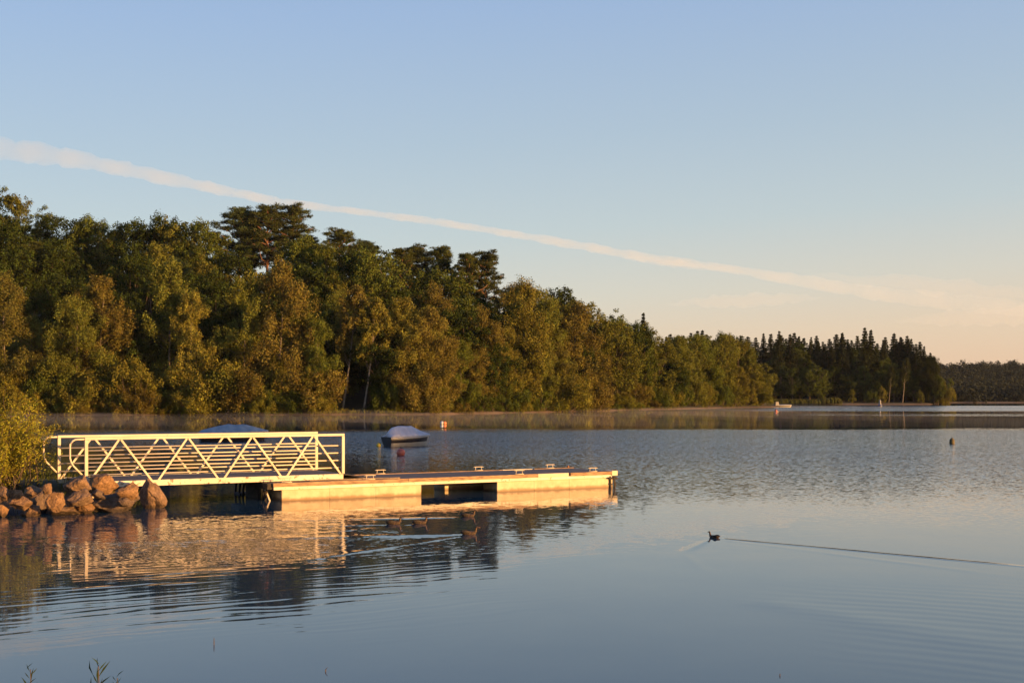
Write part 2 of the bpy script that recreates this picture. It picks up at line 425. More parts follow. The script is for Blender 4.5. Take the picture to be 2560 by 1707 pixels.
def proto_pine(h, w, base=.5):
    """Scots pine: bare orange stem, flat pads of needles on crooked limbs"""
    C = []; Rr = []; mb = MB(); s1 = rng.normal()*.03*h
    def axis(t): return np.array([s1*math.sin(2.5*t), s1*.6*math.cos(3*t) - s1*.6, h*t])
    mb.tube([axis(t) for t in np.linspace(-.02, .96, 10)], [h*.016*(1-.82*t) for t in np.linspace(0, 1, 10)], 8)
    n_l = 38
    for i in range(n_l):
        t = base + (1-base)*(i/(n_l-1)); rel = (t-base)/(1-base)
        r = w/2*(.50+.75*rng.random())*(1-.78*rel**1.5)*(.65+.35*min(1, rel*3+.3)); a = i*2.4 + rng.random()
        tip = axis(t) + np.array([math.cos(a)*r, math.sin(a)*r, h*.02 + r*.22])
        limb(mb, axis(t-.03), tip, h*.006, .03, 5, .22)
        for j in range(7):
            q = tip + rng.normal(size=3)*np.array([w*.07, w*.07, h*.011]) - (tip-axis(t))*.55*rng.random()
            C.append(q); Rr.append(w*(.048+.055*rng.random()))
        C.append(tip + np.array([0, 0, h*.012])); Rr.append(w*.04)
    for j in range(5): C.append(axis(.95) + rng.normal(size=3)*np.array([w*.05, w*.05, h*.02])); Rr.append(w*.05)
    c, n, s = blob_leaves(C, Rr, 250, .18, .55, .15, 0, .6)
    return c, n, s, mb
def proto_spruce(h, w, base=.08):
    """whorls of drooping branches under a pointed leader"""
    P = []; N = []; S = []; AL = []; mb = MB()
    mb.tube([(0,0,-.4), (0,0,h*.5), (0,0,h*.99)], [h*.014, h*.009, .02], 7)
    lv = 26
    for i in range(lv):
        t = base + (1-base)*(i/(lv-.3)); r = w/2*1.4*(1-t)**.88*(.75+.4*rng.random()) + .12; nb = 5 + int(6*(1-t))
        for b_ in range(nb):
            a = b_*6.283/nb + i*1.1 + rng.normal()*.25; rr = r*(.65+.5*rng.random()); k = 16 + int(rr*38)
            u = rng.random(k)**.7
            d = np.array([math.cos(a), math.sin(a), 0])
            side = np.array([-d[1], d[0], 0])
            p = u[:, None]*rr*d + (rng.normal(size=k)*.13*rr*(.3+u))[:, None]*side
            p[:, 2] += h*t - u**1.6*rr*.34 + rng.normal(size=k)*h*.007 + (u > .8)*rr*.03
            P.append(p); N.append(np.tile([0, 0, 1.], (k, 1)) + rng.normal(size=(k, 3))*.5 + d*.3); S.append(.16 + .16*rng.random(k)); AL.append(np.tile(d, (k, 1)))
    return np.concatenate(P), np.concatenate(N), np.concatenate(S), mb
def proto_shrub(h, w):
    C = []; Rr = []; mb = MB()
    for i in range(20):
        a = rng.random()*6.283; f = rng.random()**.5; el = rng.random()
        p = np.array([math.cos(a)*w*.42*f, math.sin(a)*w*.42*f, h*(.16 + .72*el*(1-.55*f*f))])
        limb(mb, (p[0]*.2, p[1]*.2, -.3), p, .06, .015, 4)
        for j in range(6):
            C.append(p + rng.normal(size=3)*np.array([w*.075, w*.075, h*.075])); Rr.append(w*(.05+.05*rng.random()))
        C.append(p + np.array([0, 0, h*.09])); Rr.append(w*.05)
    c, n, s = blob_leaves(C, Rr, 480, .072, 1.2, .3, 0, .2)
    return c, n, s, mb
PROTO = {}
def make_proto(kind, i, res, leafmat, aspect):
    c, n, s, mb = res
    co, fs = leaf_quads(c, rng.normal(size=n.shape) + np.array([0, -.3, .5]), s, aspect, n*2) if kind == 'pine' else leaf_quads(c, n, s, aspect)
    lm = np_mesh(kind + '_crown', co, fs); lm.materials.append(leafmat)
    tm = mb.mesh(kind + '_trunk'); tm.materials.append({'pine': M_PINEBARK, 'birch': M_BIRCHDARK, 'bare': M_BIRCHBARK}.get(kind, M_BARK))
    tm.polygons.foreach_set('use_smooth', [True]*len(tm.polygons))
    w = float(np.percentile(np.abs(c[:, :2]), 97)); hh = float(np.percentile(c[:, 2], 99.7))
    PROTO.setdefault(kind, []).append((lm, tm, hh, w))
for i in range(4): make_proto('oak', i, proto_oak(17, [10.5, 9, 12, 8][i], .10), M_LEAF, .75)
for i in range(4): make_proto('birch', i, proto_birch(19, [9.2, 7.8, 10.6, 8.6][i], [.05,.09,.04,.07][i]), M_LEAF, .7)
make_proto('bare', 0, proto_birch(19, 5.4, .46, .10), M_LEAF, .7)
for i in range(4): make_proto('pine', i, proto_pine(21, [8, 9.5, 7, 8.5][i], [.52,.46,.55,.4][i]), M_NEEDLE, .24)
for i in range(4): make_proto('spruce', i, proto_spruce(23, [7.0, 6.2, 8, 5.6][i]), M_NEEDLE, .5)
for i in range(4): make_proto('shrub', i, proto_shrub([4.5,5,4,5.5][i], [6,5.2,7,5.5][i]), M_LEAF, .65)

# colours a tree can have: word, linear colour
COLS = {
 'birch': [('golden', (.172,.156,.031)), ('olive', (.125,.134,.026)), ('rusty', (.148,.122,.031)), ('yellow green', (.112,.132,.024)), ('brownish', (.118,.108,.028)), ('dark olive', (.035,.040,.012))],
 'oak':   [('green', (.082,.100,.020)), ('olive', (.112,.114,.022)), ('dark green', (.036,.050,.012)), ('yellowing', (.122,.116,.022))],
 'pine':  [('dark', (.062,.072,.024)), ('blue green', (.060,.080,.032)), ('deep green', (.072,.082,.022))],
 'spruce':[('dark', (.034,.042,.016)), ('blackish', (.026,.033,.014)), ('deep green', (.042,.050,.016))],  # needle colours kept dark, standing in for shade on the headland
 'shrub': [('green', (.070,.088,.017)), ('golden', (.145,.132,.024)), ('olive', (.115,.116,.021)), ('rusty', (.118,.095,.024))],
}
COLS['bare'] = COLS['birch']
TREES = []   # px, root, kind, row, colour word
NAMES = {'oak': 'oak_tree', 'birch': 'birch_tree', 'bare': 'birch_tree', 'pine': 'pine_tree', 'spruce': 'spruce_tree', 'shrub': 'shore_bush'}
def tree(kind, px, D, top, row, col=None, var=None, wide=1.0, zbase=None, rot=None, hmin=3.0):
    x = (px - 1280) / F * D; z0 = gz(x, D) if zbase is None else zbase
    ht = max(hmin, H + (HY - top) / F * D - z0)
    lm, tm, hh, w = PROTO[kind][random.randrange(len(PROTO[kind])) if var is None else var]
    sz = ht / hh; sxy = wide * sz**.75 if kind != 'spruce' else 1.35 * wide * sz**.8
    root = empty(NAMES[kind], (x, D, z0 - .1), random.random()*6.283 if rot is None else rot)
    root.scale = (sxy*random.uniform(.92, 1.1), sxy*random.uniform(.92, 1.1), sz)
    word, c = COLS[kind][random.randrange(min(5, len(COLS[kind]))) if col is None else col]
    if kind == 'oak' and col is None and row in ('upper slope', 'middle slope', 'lower slope') and random.random() < .55: word, c = COLS['oak'][2]  # shade of the back rows put into the leaf colour of many oaks
    k = random.uniform(.85, 1.15)
    cr = bpy.data.objects.new('foliage' if kind == 'shrub' else 'crown', lm); COL.objects.link(cr); cr.parent = root; cr.color = (c[0]*k, c[1]*k, c[2]*k, 1)
    tr = bpy.data.objects.new('stem' if kind == 'shrub' else 'trunk', tm); COL.objects.link(tr); tr.parent = root
    TREES.append((px, root, kind, row, word))
    return root
RP = [(-150,440),(0,474),(60,505),(130,545),(200,540),(290,578),(330,555),(390,530),(450,545),(520,548),(560,560),(620,560),(700,575),(770,590),(800,600),(850,600),(930,620),(1010,655),(1080,670),(1150,680),(1220,690),(1260,700),(1290,700),(1340,725),(1390,710),(1440,738),(1480,765),(1530,772),(1590,795),(1650,832),(1720,836),(1800,838),(1860,850),(1905,905)]
rpx = np.array([p[0] for p in RP], float); rpy = np.array([p[1] for p in RP], float)
def prof(px, f):
    base = 1037 - max(0, px-1000)*.018
    return float(np.interp(px, rpx, rpy))*(1-f) + base*f
def shoreD(px):
    k = (px-1280)/F; D = 215.0
    for _ in range(60): D = D*.5 + .5*float(shore(k*D))
    return D
def pick(*a):
    r_ = random.random()*sum(w for _, w in a)
    for k, w in a:
        r_ -= w
        if r_ <= 0: return k
    return a[-1][0]
# --- the wood on the left slope, back to front
px = -70.0
while px < 1640:
    b = max(8, 78*(1 - px/1750)) + 8
    if not (545 < px < 745 or 820 < px < 885 or 985 < px < 1075 or 1130 < px < 1235):
        tree(pick(('oak', 6), ('birch', 1)) , px, shoreD(px)+b, prof(px, 0)+random.uniform(-4, 16), 'skyline')
    px += random.uniform(44, 62)
for px, top, D, v, wd in ((585,520,290,1,1.15),(668,511,288,0,1.15),(735,512,291,3,1.1),(775,590,286,2,.95),(850,572,284,3,1.05),(925,600,286,1,.95),(1005,622,280,2,1.0),(1040,613,284,0,1.05),(1090,615,282,1,.95),(1168,634,276,2,1.0),(1215,628,280,3,1.05),(626,540,297,2,1.0)):
    tree('pine', px, D, top, 'skyline', var=v, wide=wd*1.25)
tree('spruce', 1608, 312, 786, 'skyline', wide=.8)
def row(p0, p1, step, f0, f1, d0, d1, name, mixk):
    px = p0
    while px < p1:
        D = shoreD(px) + random.uniform(d0, d1)*max(.35, min(1, (1800-px)/1500))
        tree(pick(*mixk), px, D, prof(px, random.uniform(f0, f1)), name)
        px += random.uniform(.75, 1.25)*step
row(-60, 1660, 66, .10, .26, 48, 60, 'upper slope', (('oak', 7), ('birch', 2), ('pine', 1)))
row(-80, 1680, 64, .24, .44, 28, 38, 'middle slope', (('oak', 6), ('birch', 3)))
row(-60, 850, 66, .40, .60, 14, 22, 'lower slope', (('birch', 3), ('oak', 4)))
row(945, 1690, 56, .30, .54, 10, 18, 'lower slope', (('birch', 4), ('oak', 3)))
# lakeside front trees placed after the photograph
for px, top, k, c in ((20,690,'birch',4),(190,745,'birch',1),(262,690,'birch',2),(420,650,'birch',1),(480,730,'birch',0),(610,690,'birch',1),(700,655,'birch',2),(760,760,'birch',1),(796,800,'birch',3),
                      (1040,790,'birch',0),(1075,770,'birch',2),(1150,850,'birch',3),(1205,770,'birch',2),(1300,700,'birch',0),(1370,745,'birch',1),(1440,760,'birch',2),(1530,800,'oak',1),(1590,810,'oak',0),(1650,850,'oak',1)):
    tree(k, px, shoreD(px)+random.uniform(4, 8), top, 'lakeside', col=c)
tree('bare', 856, shoreD(856)+4.5, 715, 'lakeside', col=2, rot=.2, wide=1.05)
tree('bare', 908, shoreD(908)+3.0, 745, 'lakeside', col=0, rot=.1, wide=1.1)
tree('birch', 992, shoreD(992)+9, 745, 'lakeside', col=0)
# bushes along the water's edge
px = -40.0
while px < 1700:
    if not (838 < px < 962):
        D = shoreD(px) + random.uniform(2.2, 4.5)
        tree('shrub', px, D, prof(px, random.uniform(.66, .86)), 'water edge', wide=random.uniform(.85, 1.15), zbase=.1)
    px += random.uniform(30, 50)
px = -40.0
while px < 1700:
    if not (845 < px < 945):
        tree('shrub', px, shoreD(px) + random.uniform(1.0, 2.2), prof(px, random.uniform(.84, .93)), 'shoreline', wide=random.uniform(.8, 1.2), zbase=.0, hmin=1.6)
    px += random.uniform(34, 60)
# --- the sunlit point
for px, D, top, k, c in ((1690,318,842,'birch',1),(1722,330,846,'oak',1),(1750,336,838,'birch',3),(1785,345,842,'oak',1),(1815,352,836,'birch',1),(1845,356,850,'oak',3),(1873,358,868,'birch',1),(1895,358,905,'oak',1),(1905,359,955,'shrub',1),
                         (1700,345,840,'oak',0),(1760,362,838,'oak',1),(1830,372,835,'oak',2),(1670,312,868,'oak',1),(1735,322,890,'birch',1),(1780,336,900,'birch',3),(1850,349,915,'birch',0),(1885,352,930,'oak',3),
                         (1690,309,945,'shrub',0),(1730,320,950,'shrub',2),(1765,328,955,'shrub',1),(1800,338,960,'shrub',0),(1835,345,955,'shrub',2),(1868,350,958,'shrub',1),(1895,353,968,'shrub',2),(1660,303,955,'shrub',1),(1625,298,950,'shrub',2)):
    tree(k, px, D, top, 'sunlit point', col=c)
# --- the dark headland behind it
PP = [(1600,850),(1700,846),(1760,836),(1900,846),(1960,838),(2020,842),(2100,842),(2170,842),(2245,850),(2290,865),(2330,885),(2350,930)]
hx = np.array([p[0] for p in PP], float); hy = np.array([p[1] for p in PP], float)
px = 1655.0
while px < 2270:
    tree('spruce', px, random.uniform(540, 566), float(np.interp(px, hx, hy)) + random.choice((-6, 0, 4, 10, 18)) + random.uniform(-5, 6), 'headland skyline', wide=random.uniform(.95, 1.5)); px += random.uniform(9, 21)
for px, top in ((2162,822),(2177,828),(2235,836),(2252,845),(2278,850),(2290,862),(2105,835),(1975,838),(1948,830),(2208,852),(2310,868),(2326,884),(2300,856),(2338,905),(2268,842)):
    tree('spruce', px, random.uniform(500, 512), top, 'headland front', wide=random.uniform(.85, 1.1))
px = 1915.0
while px < 2330:
    tree(pick(('spruce', 4), ('oak', 4), ('birch', 1)), px, random.uniform(512, 532), float(np.interp(px, hx, hy)) + random.uniform(12, 34), 'headland middle', col=2 if random.random() < .7 else 0); px += random.uniform(17, 26)
px = 1925.0
while px < 2345:
    tree(pick(('oak', 5), ('birch', 1)), px, random.uniform(492, 500), float(np.interp(px, hx, hy))*.5 + 505 + random.uniform(-35, 25), 'headland lower', col=2 if random.random() < .75 else 0); px += random.uniform(19, 30)
for px, D, top, k, c in ((2335,489,892,'birch',1),(2325,494,890,'birch',3),(2345,488,930,'oak',1),(2355,492,955,'shrub',1),(2205,488,965,'shrub',1),(2180,489,972,'shrub',0),(2300,488,975,'shrub',2),(2375,600,945,'oak',3),(2050,487,975,'shrub',0),(2130,488,972,'shrub',2)):
    tree(k, px, D, top, 'headland shore', col=5 if k == 'birch' else (0 if k == 'oak' else c), wide=.62 if k == 'birch' else .7)
tree('bare', 2257, 487.5, 895, 'headland shore', col=5, rot=.3, wide=.8)
tree('bare', 2222, 488.5, 915, 'headland shore', col=5, rot=0, wide=.7)

NEARTREES = []
for k, (al, pr, ht) in enumerate(((138, 58, 23), (143, 64, 24), (150, 70, 25), (156, 75, 25))):  # unseen oaks, added to cast shade on the moored boats
    sxv, syv = math.sin(R(SUN_AZ)), math.cos(R(SUN_AZ)); qx, qy = -syv, sxv
    x = qx*pr + sxv*al; y_ = qy*pr + syv*al;
    lm, tm, hh, w = PROTO['oak'][k % 4]; root = empty('oak_tree', (x, y_, gz(x, y_) - .1), k*1.3); root.scale = (1.35, 1.35, ht/hh)
    cr = bpy.data.objects.new('crown', lm); COL.objects.link(cr); cr.parent = root; cr.color = (.05,.06,.013,1)
    tr = bpy.data.objects.new('trunk', tm); COL.objects.link(tr); tr.parent = root
    tag(root, ('first','second','third','fourth')[k] + ' unseen broad oak added on the near bank outside the right edge', 'tree', 'unseen oaks of the near bank')
# labels: what it looks like, where it stands, which one of its row
ORD = ['first','second','third','fourth','fifth','sixth','seventh','eighth','ninth','tenth','eleventh','twelfth','thirteenth','fourteenth','fifteenth','sixteenth','seventeenth','eighteenth','nineteenth','twentieth']
def ordw(i):
    if i < 20: return ORD[i]
    t, u = divmod(i + 1, 10); T = {2: 'twenty', 3: 'thirty', 4: 'forty', 5: 'fifty'}[t]
    return T + '-' + ORD[u-1] if u else T[:-1] + 'ieth'
WHERE = {'skyline': 'on the wood skyline', 'upper slope': 'high on the wooded slope', 'middle slope': 'halfway up the wooded slope', 'lower slope': 'low on the wooded slope',
         'lakeside': 'at the front of the wood', 'water edge': "in the tall thicket at the water", 'shoreline': "low on the far shoreline", 'sunlit point': 'on the sunlit point',
         'headland skyline': 'along the dark headland skyline', 'headland front': 'standing tall on the dark headland', 'headland middle': 'mid height on the dark headland', 'headland lower': 'in the shaded lower headland wood', 'headland shore': 'on the headland beach'}
NOUN = {'oak': 'oak', 'birch': 'birch', 'bare': 'birch with bare trunk', 'pine': 'pine', 'spruce': 'spruce', 'shrub': 'bush'}
def zone(px, row):
    if 'headland' in row or row == 'sunlit point': return ''
    return ' above the willow' if px < 150 else ' above the gangway' if px < 860 else ' above the dock' if px < 1545 else ' past the dock end'
cnt = {}
for px, root, kind, row_, word in sorted(TREES, key=lambda t: t[0]):
    key = (word, kind, row_, zone(px, row_)); cnt.setdefault(key, []).append(root)
for (word, kind, row_, zn), rs in cnt.items():
    for i, r_ in enumerate(rs):
        ordn = '' if len(rs) == 1 else ', ' + (ordw(i) + ' from left')
        tag(r_, f"{word} {NOUN[kind]} {WHERE[row_]}{zn}{ordn}", 'bush' if kind == 'shrub' else 'tree',
            {'shrub': 'bushes along the far shore'}.get(kind, 'trees of the lakeside woods'))

# --- far wooded hill, one mass
cs = []; rr = []
for i in range(3400):
    x = random.uniform(165, 440); D = random.uniform(592, 960)
    if x > D*.47 or x < D*.32: continue
    if D < float(shore(x)) + 3: continue
    z0 = gz(x, D); hgt = random.uniform(6, 10) * (1.35 if random.random() < .06 else 1); r_ = random.uniform(1.8, 3.6)
    for j in range(4): cs.append(np.array([x + random.uniform(-2, 2), D + random.uniform(-2, 2), z0 + hgt*(.25 + .2*j) - 1])); rr.append(r_*(1-.13*j))
c, n, s = blob_leaves(cs, rr, 9, .55, 1.0, .6)
co, fs = leaf_quads(c, n, s, .8)
fo = link_mesh('hill_forest', np_mesh('hill_forest', co, fs), M_LEAF); fo.color = (.034,.040,.030,1)
tag(fo, 'distant dark wooded hill across the lake behind the headland', 'forest', kind='stuff')
# reeds by the headland
c = []; n_ = []; s_ = []; al = []
for i in range(2600):
    px = random.uniform(1925, 2105); D = random.uniform(474, 480) ; hh_ = random.uniform(1.2, 2.4) * (1.25 if 2060 < px < 2100 else 1)
    x = (px-1280)/F*D; c.append((x, D, hh_/2)); n_.append((random.gauss(0,.5), -1, .3)); s_.append(hh_/2); al.append((random.gauss(0,.1), 0, 1))
co, fs = leaf_quads(np.array(c), np.array(n_), np.array(s_), .10, np.array(al)*3)
rd = link_mesh('reeds', np_mesh('reeds', co, fs), M_LEAF); rd.color = (.06,.062,.018,1)
tag(rd, 'low bed of green reeds at the foot of the headland', 'reeds', kind='stuff')

c = []; n_ = []; s_ = []; al = []
for i in range(5200):
    px = random.uniform(60, 1900); D = shoreD(px); x = (px-1280)/F*D; D += random.uniform(-.3, 3.0)
    if math.sin(x*.55) + math.sin(x*.21 + 1) + random.gauss(0, .6) < .2: continue
    hh_ = random.uniform(.3, 1.0); c.append((x, D, max(0, gz(x, D)) + hh_/2)); n_.append((random.gauss(0,.5), -1, .3)); s_.append(hh_/2); al.append((random.gauss(0,.25), 0, 1))
co, fs = leaf_quads(np.array(c), np.array(n_), np.array(s_), .16, np.array(al)*3)
sg = link_mesh('shore_grass', np_mesh('shore_grass', co, fs), M_LEAF); sg.color = (.09,.085,.02,1)
tag(sg, 'tufts of grass along the edge of the far shore', 'grass', kind='stuff')
# ------------------------------------------------------------------ gangway
UX, UY = .875, .485
ANG = math.atan2(UY, UX)
gr = Vector((-5.39, 39.4, 0)); GL = 7.9; GW = 2.45
g0 = gr - Vector((UX, UY, 0)).normalized()*GL
gw = empty('gangway', (g0.x, g0.y, .56), ANG)
tag(gw, 'pale metal truss gangway from the boulders down to the floating dock', 'gangway')
TOPZ = 1.45
def truss(y, x0, x1, outy, nb):
    MB().box(x0, x1 + .04, y - .045, y + .045, TOPZ - .075, TOPZ).build('top_rail', M_RAIL, gw, bevel=.008)
    MB().box(x0, x1, y - .04, y + .04, .0, .17).build('bottom_chord', M_CHORD, gw, bevel=.006)
    for xx in (x0 + .045, x1):
        MB().box(xx - .045, xx + .045, y - .044, y + .044, .172, TOPZ - .077).build('end_post', M_RAIL, gw, bevel=.006)
    L = (x1 - x0) / nb
    for i in range(nb):
        a = x0 + i*L + .10; m_ = x0 + (i+.5)*L; c_ = x0 + (i+1)*L - .06
        MB().beam((a, y + outy*.012, .13), (m_ - .03, y + outy*.012, TOPZ - .078), .047, .055).build('diagonal', M_RAIL, gw)
        MB().beam((m_ + .03, y + outy*.012, TOPZ - .078), (c_, y + outy*.012, .13), .047, .055).build('diagonal', M_RAIL, gw)
    for k in range(4):
        z = .36 + k*.235
        MB().tube([(x0 + .09, y - outy*.10, z), (x1 - .02, y - outy*.10, z)], .021, 8).build('side_rail', M_RAIL, gw, True)
    # rounded hand loop at the shore end
    pts = [(x0, y, TOPZ - .05)] + [(x0 - .20 - .20*math.sin(t), y, TOPZ - .05 - .2*(1-math.cos(t))) for t in np.linspace(0, math.pi/2, 6)]
    pts += [(x0 - .40, y, .86), (x0 - .37, y, .74), (x0 - .31, y, .64), (x0, y, .30)]
    MB().tube(pts, .027, 8).build('end_loop', M_RAIL, gw, True)
truss(0, 0, GL, -1, 4)
truss(GW, -.36, GL, 1, 4)
dk = MB()
npl = 44
for i in range(npl):
    a = -.1 + i*(GL + .1)/npl; dk.box(a + .006, a + (GL + .1)/npl - .006, .06, GW - .06, .125, .165)
dk.build('walkway_boards', M_DECK, gw)
fr = MB()
for i in range(9): fr.box(.2 + i*.93, .27 + i*.93, .05, GW - .05, .02, .12)
fr.build('floor_joists', M_DARK, gw)
MB().box(GL + .02, GL + .75, .15, GW - .15, .0, .012).add([(GL+.0,.15,.13),(GL+.85,.15,.02),(GL+.85,GW-.15,.02),(GL+.0,GW-.15,.13),(GL+.0,.15,.16),(GL+.85,.15,.04),(GL+.85,GW-.15,.04),(GL+.0,GW-.15,.16)], [(3,2,1,0),(4,5,6,7),(0,1,5,4),(1,2,6,5),(2,3,7,6),(3,0,4,7)]).build('end_ramp', M_DARK, gw)
MB().tube([(.12, -.07, .14), (.20, -.09, -.05), (.17, -.09, -.18), (.21, -.08, -.30)], .03, 7).build('hinge_strap', M_RAIL, gw, True)

# ------------------------------------------------------------------ floating dock
d0 = at(704, 1252); d1 = at(1514, 1217.5)
DA = math.atan2(d1.y - d0.y, d1.x - d0.x); DL = (d1 - d0).length; DW = 2.5
dock = empty('floating_dock', (d0.x, d0.y, 0), DA)
tag(dock, 'long floating dock on pale pontoons at the foot of the gangway', 'dock')
for (a, b_, y0, y1) in ((0, 4.69, 0, 1.0), (7.47, 12.12, 0, 1.0), (.2, 4.6, 1.6, DW - .06), (6.3, DL, 1.6, DW - .06)):
    MB().box(a, b_, y0, y1, -.35, .335).build('pontoon', M_FLOAT, dock, bevel=.02)
MB().box(-.26, 12.05, -.035, .06, .30 + .037, .435).build('edge_beam', M_PALE, dock, bevel=.005)
for xx in (1.55, 3.1, 8.9, 10.3):
    MB().box(xx, xx + .05, -.008, .02, .0, .33).build('pontoon_rib', M_FLOAT, dock, bevel=.006)
bm_ = MB()
for i in range(17): bm_.tube([(.1 + i*.72, -.042, .39), (.1 + i*.72, -.03, .39)], .011, 6)
bm_.build('beam_bolts', M_DARK, dock)
MB().box(-.26, DL + .02, DW - .06, DW + .03, .337, .435).build('edge_beam', M_PALE, dock, bevel=.005)
fx = [(-.28, 4.2, M_TIMBER), (4.21, 9.02, M_TIMBER), (9.03, 10.25, M_PALEWOOD), (10.33, 12.03, M_TIMBER)]
for a, b_, m_ in fx:
    MB().box(a, b_, -.06, .05, .437, .555).build('fascia_board', m_, dock, bevel=.006)
    MB().box(a, b_, DW - .05, DW + .05, .437, .565).build('fascia_board', m_, dock, bevel=.006)
MB().box(12.034, 12.27, -.065, .5, .40, .575).build('end_block', M_PALEWOOD, dock, bevel=.01)
hb = MB()
for xx in (11.97, 12.14):
    hb.beam((xx, -.04, .39), (xx + .04, -.04, -.25), .045, .04); hb.beam((xx - .09, -.07, .33), (xx + .12, -.07, .30), .05, .06); hb.beam((xx - .03, -.045, .12), (xx + .08, -.045, .10), .03, .05)
hb.build('end_bracket', M_DARK, dock)
bd = MB(); nb = 88
for i in range(nb):
    a = -.28 + i*(12.3/nb); bd.box(a + .005, a + 12.3/nb - .005, .053, DW - .053, .50, .545)
bd.build('deck_boards', M_DECK, dock)
jm = MB()
for yy in (.5, 1.25, 2.0): jm.box(-.2, DL, yy - .04, yy + .04, .37, .498)
jm.build('deck_joists', M_DARK, dock)
lf = MB()     # dark landing frame reaching back under the gangway
lf.box(-.44, -.285, .02, 3.9, .36, .54); lf.box(-.44, 1.0, 3.78, 3.9, .36, .54); lf.box(-.40, -.30, 1.1, 2.4, -.3, .34); lf.box(-.40, .1, 3.0, 3.6, -.3, .05)
for yy in (.35, .55, 2.7, 3.1, 3.55): lf.beam((-.36, yy, .36), (-.36, yy + .25, -.3), .06, .06)
lf.build('landing_frame', M_DARK, dock)
MB().beam((-.35, .5, .33), (-.28, .12, -.15), .05, .04).build('mooring_bracket', M_RAIL, dock)
def cleat(x, y):
    b = MB(); z = .567 if (y < .1 or y > DW - .1) else .546
    for s in (-.11, .11): b.tube([(x + s*1.15, y, z), (x + s, y, z + .12)], .011, 6)
    b.tube([(x - .20, y, z + .115), (x - .14, y, z + .126), (x + .14, y, z + .126), (x + .20, y, z + .115)], [.008, .013, .013, .008], 6)
    b.box(x - .17, x + .17, y - .03, y + .03, z - .008, z + .012)
    b.build('mooring_cleat', M_RAIL, dock, True)
def dock_x(px, yy):
    best = None
    for i in range(1300):
        X = i*.01; wx = d0.x + X*math.cos(DA) - yy*math.sin(DA); wy = d0.y + X*math.sin(DA) + yy*math.cos(DA)
        e = abs(1280 + F*wx/wy - px)
        if best is None or e < best[0]: best = (e, X)
    return best[1]
for px, yy in ((925,.0),(1298,.0),(1482,.0),(951,DW),(1196,DW),(1375,DW)): cleat(dock_x(px, yy), yy)
cleat(dock_x(716, -.01), -.01)
MB().sphere((dock_x(1420, DW), DW, .60), .05, 8, 6).build('bolt_head', M_PINEBARK, dock, True)
# rope lying on the dock by the gangway foot
rx = dock_x(775, .4)
rp = [(rx + i*.09, .42 + .10*math.sin(i*.35) - i*.004, .567) for i in range(34)]
wp = [dock.matrix_basis @ Vector(p) for p in rp]
M_ROPE = simple('faded rope', (.2,.14,.09), (.34,.25,.16), 30, .9)
tag(MB().tube(wp, .022, 6).build('mooring_rope', M_ROPE, None, True), 'faded mooring rope lying on the dock boards by the gangway foot', 'rope')

# ------------------------------------------------------------------ boulders
def rock_mesh(seed):
    r_ = random.Random(seed); n = 22; m = 14
    import bmesh
    bm = bmesh.new(); bmesh.ops.create_icosphere(bm, subdivisions=4, radius=1.0)
    planes = []
    for i in range(16):
        d = Vector((r_.gauss(0,1), r_.gauss(0,1), r_.gauss(0,1))).normalized(); planes.append((d, r_.uniform(.48, .86)))
    from mathutils import noise as mn
    off = Vector((seed*3.1, seed*1.7, seed*.9))
    for v in bm.verts:
        p = v.co.copy()
        for d, k in planes:
            e = p.dot(d) - k
            if e > 0: p -= d*e*.93
        q = p + off
        p += v.co * (.09*mn.noise(q*2.2) + .05*mn.noise(q*5.5) + .025*mn.noise(q*12) - .05*max(0, .12-abs(mn.noise(q*1.7+Vector((9,2,4)))))/.12)
        v.co = p
    me = bpy.data.meshes.new('boulder'); bm.to_mesh(me); bm.free()
    co = np.array([v.co for v in me.vertices]); lo = co.min(0); hi = co.max(0)
    co = (co - (lo + hi)/2) / (hi - lo)      # unit box
    me.vertices.foreach_set('co', co.astype(np.float32).ravel()); me.update()
    me.materials.append(M_ROCK); me.polygons.foreach_set('use_smooth', [False]*len(me.polygons))
    return me
def pyramid_rock():
    me = rock_mesh(31); co = np.array([v.co for v in me.vertices])
    t = co[:, 2] + .5; k = 1.02 - .62*t**1.15
    co[:, 0] = co[:, 0]*k - .10*t + .02; co[:, 1] *= (1.0 - .35*t)
    me.vertices.foreach_set('co', co.astype(np.float32).ravel()); me.update(); return me
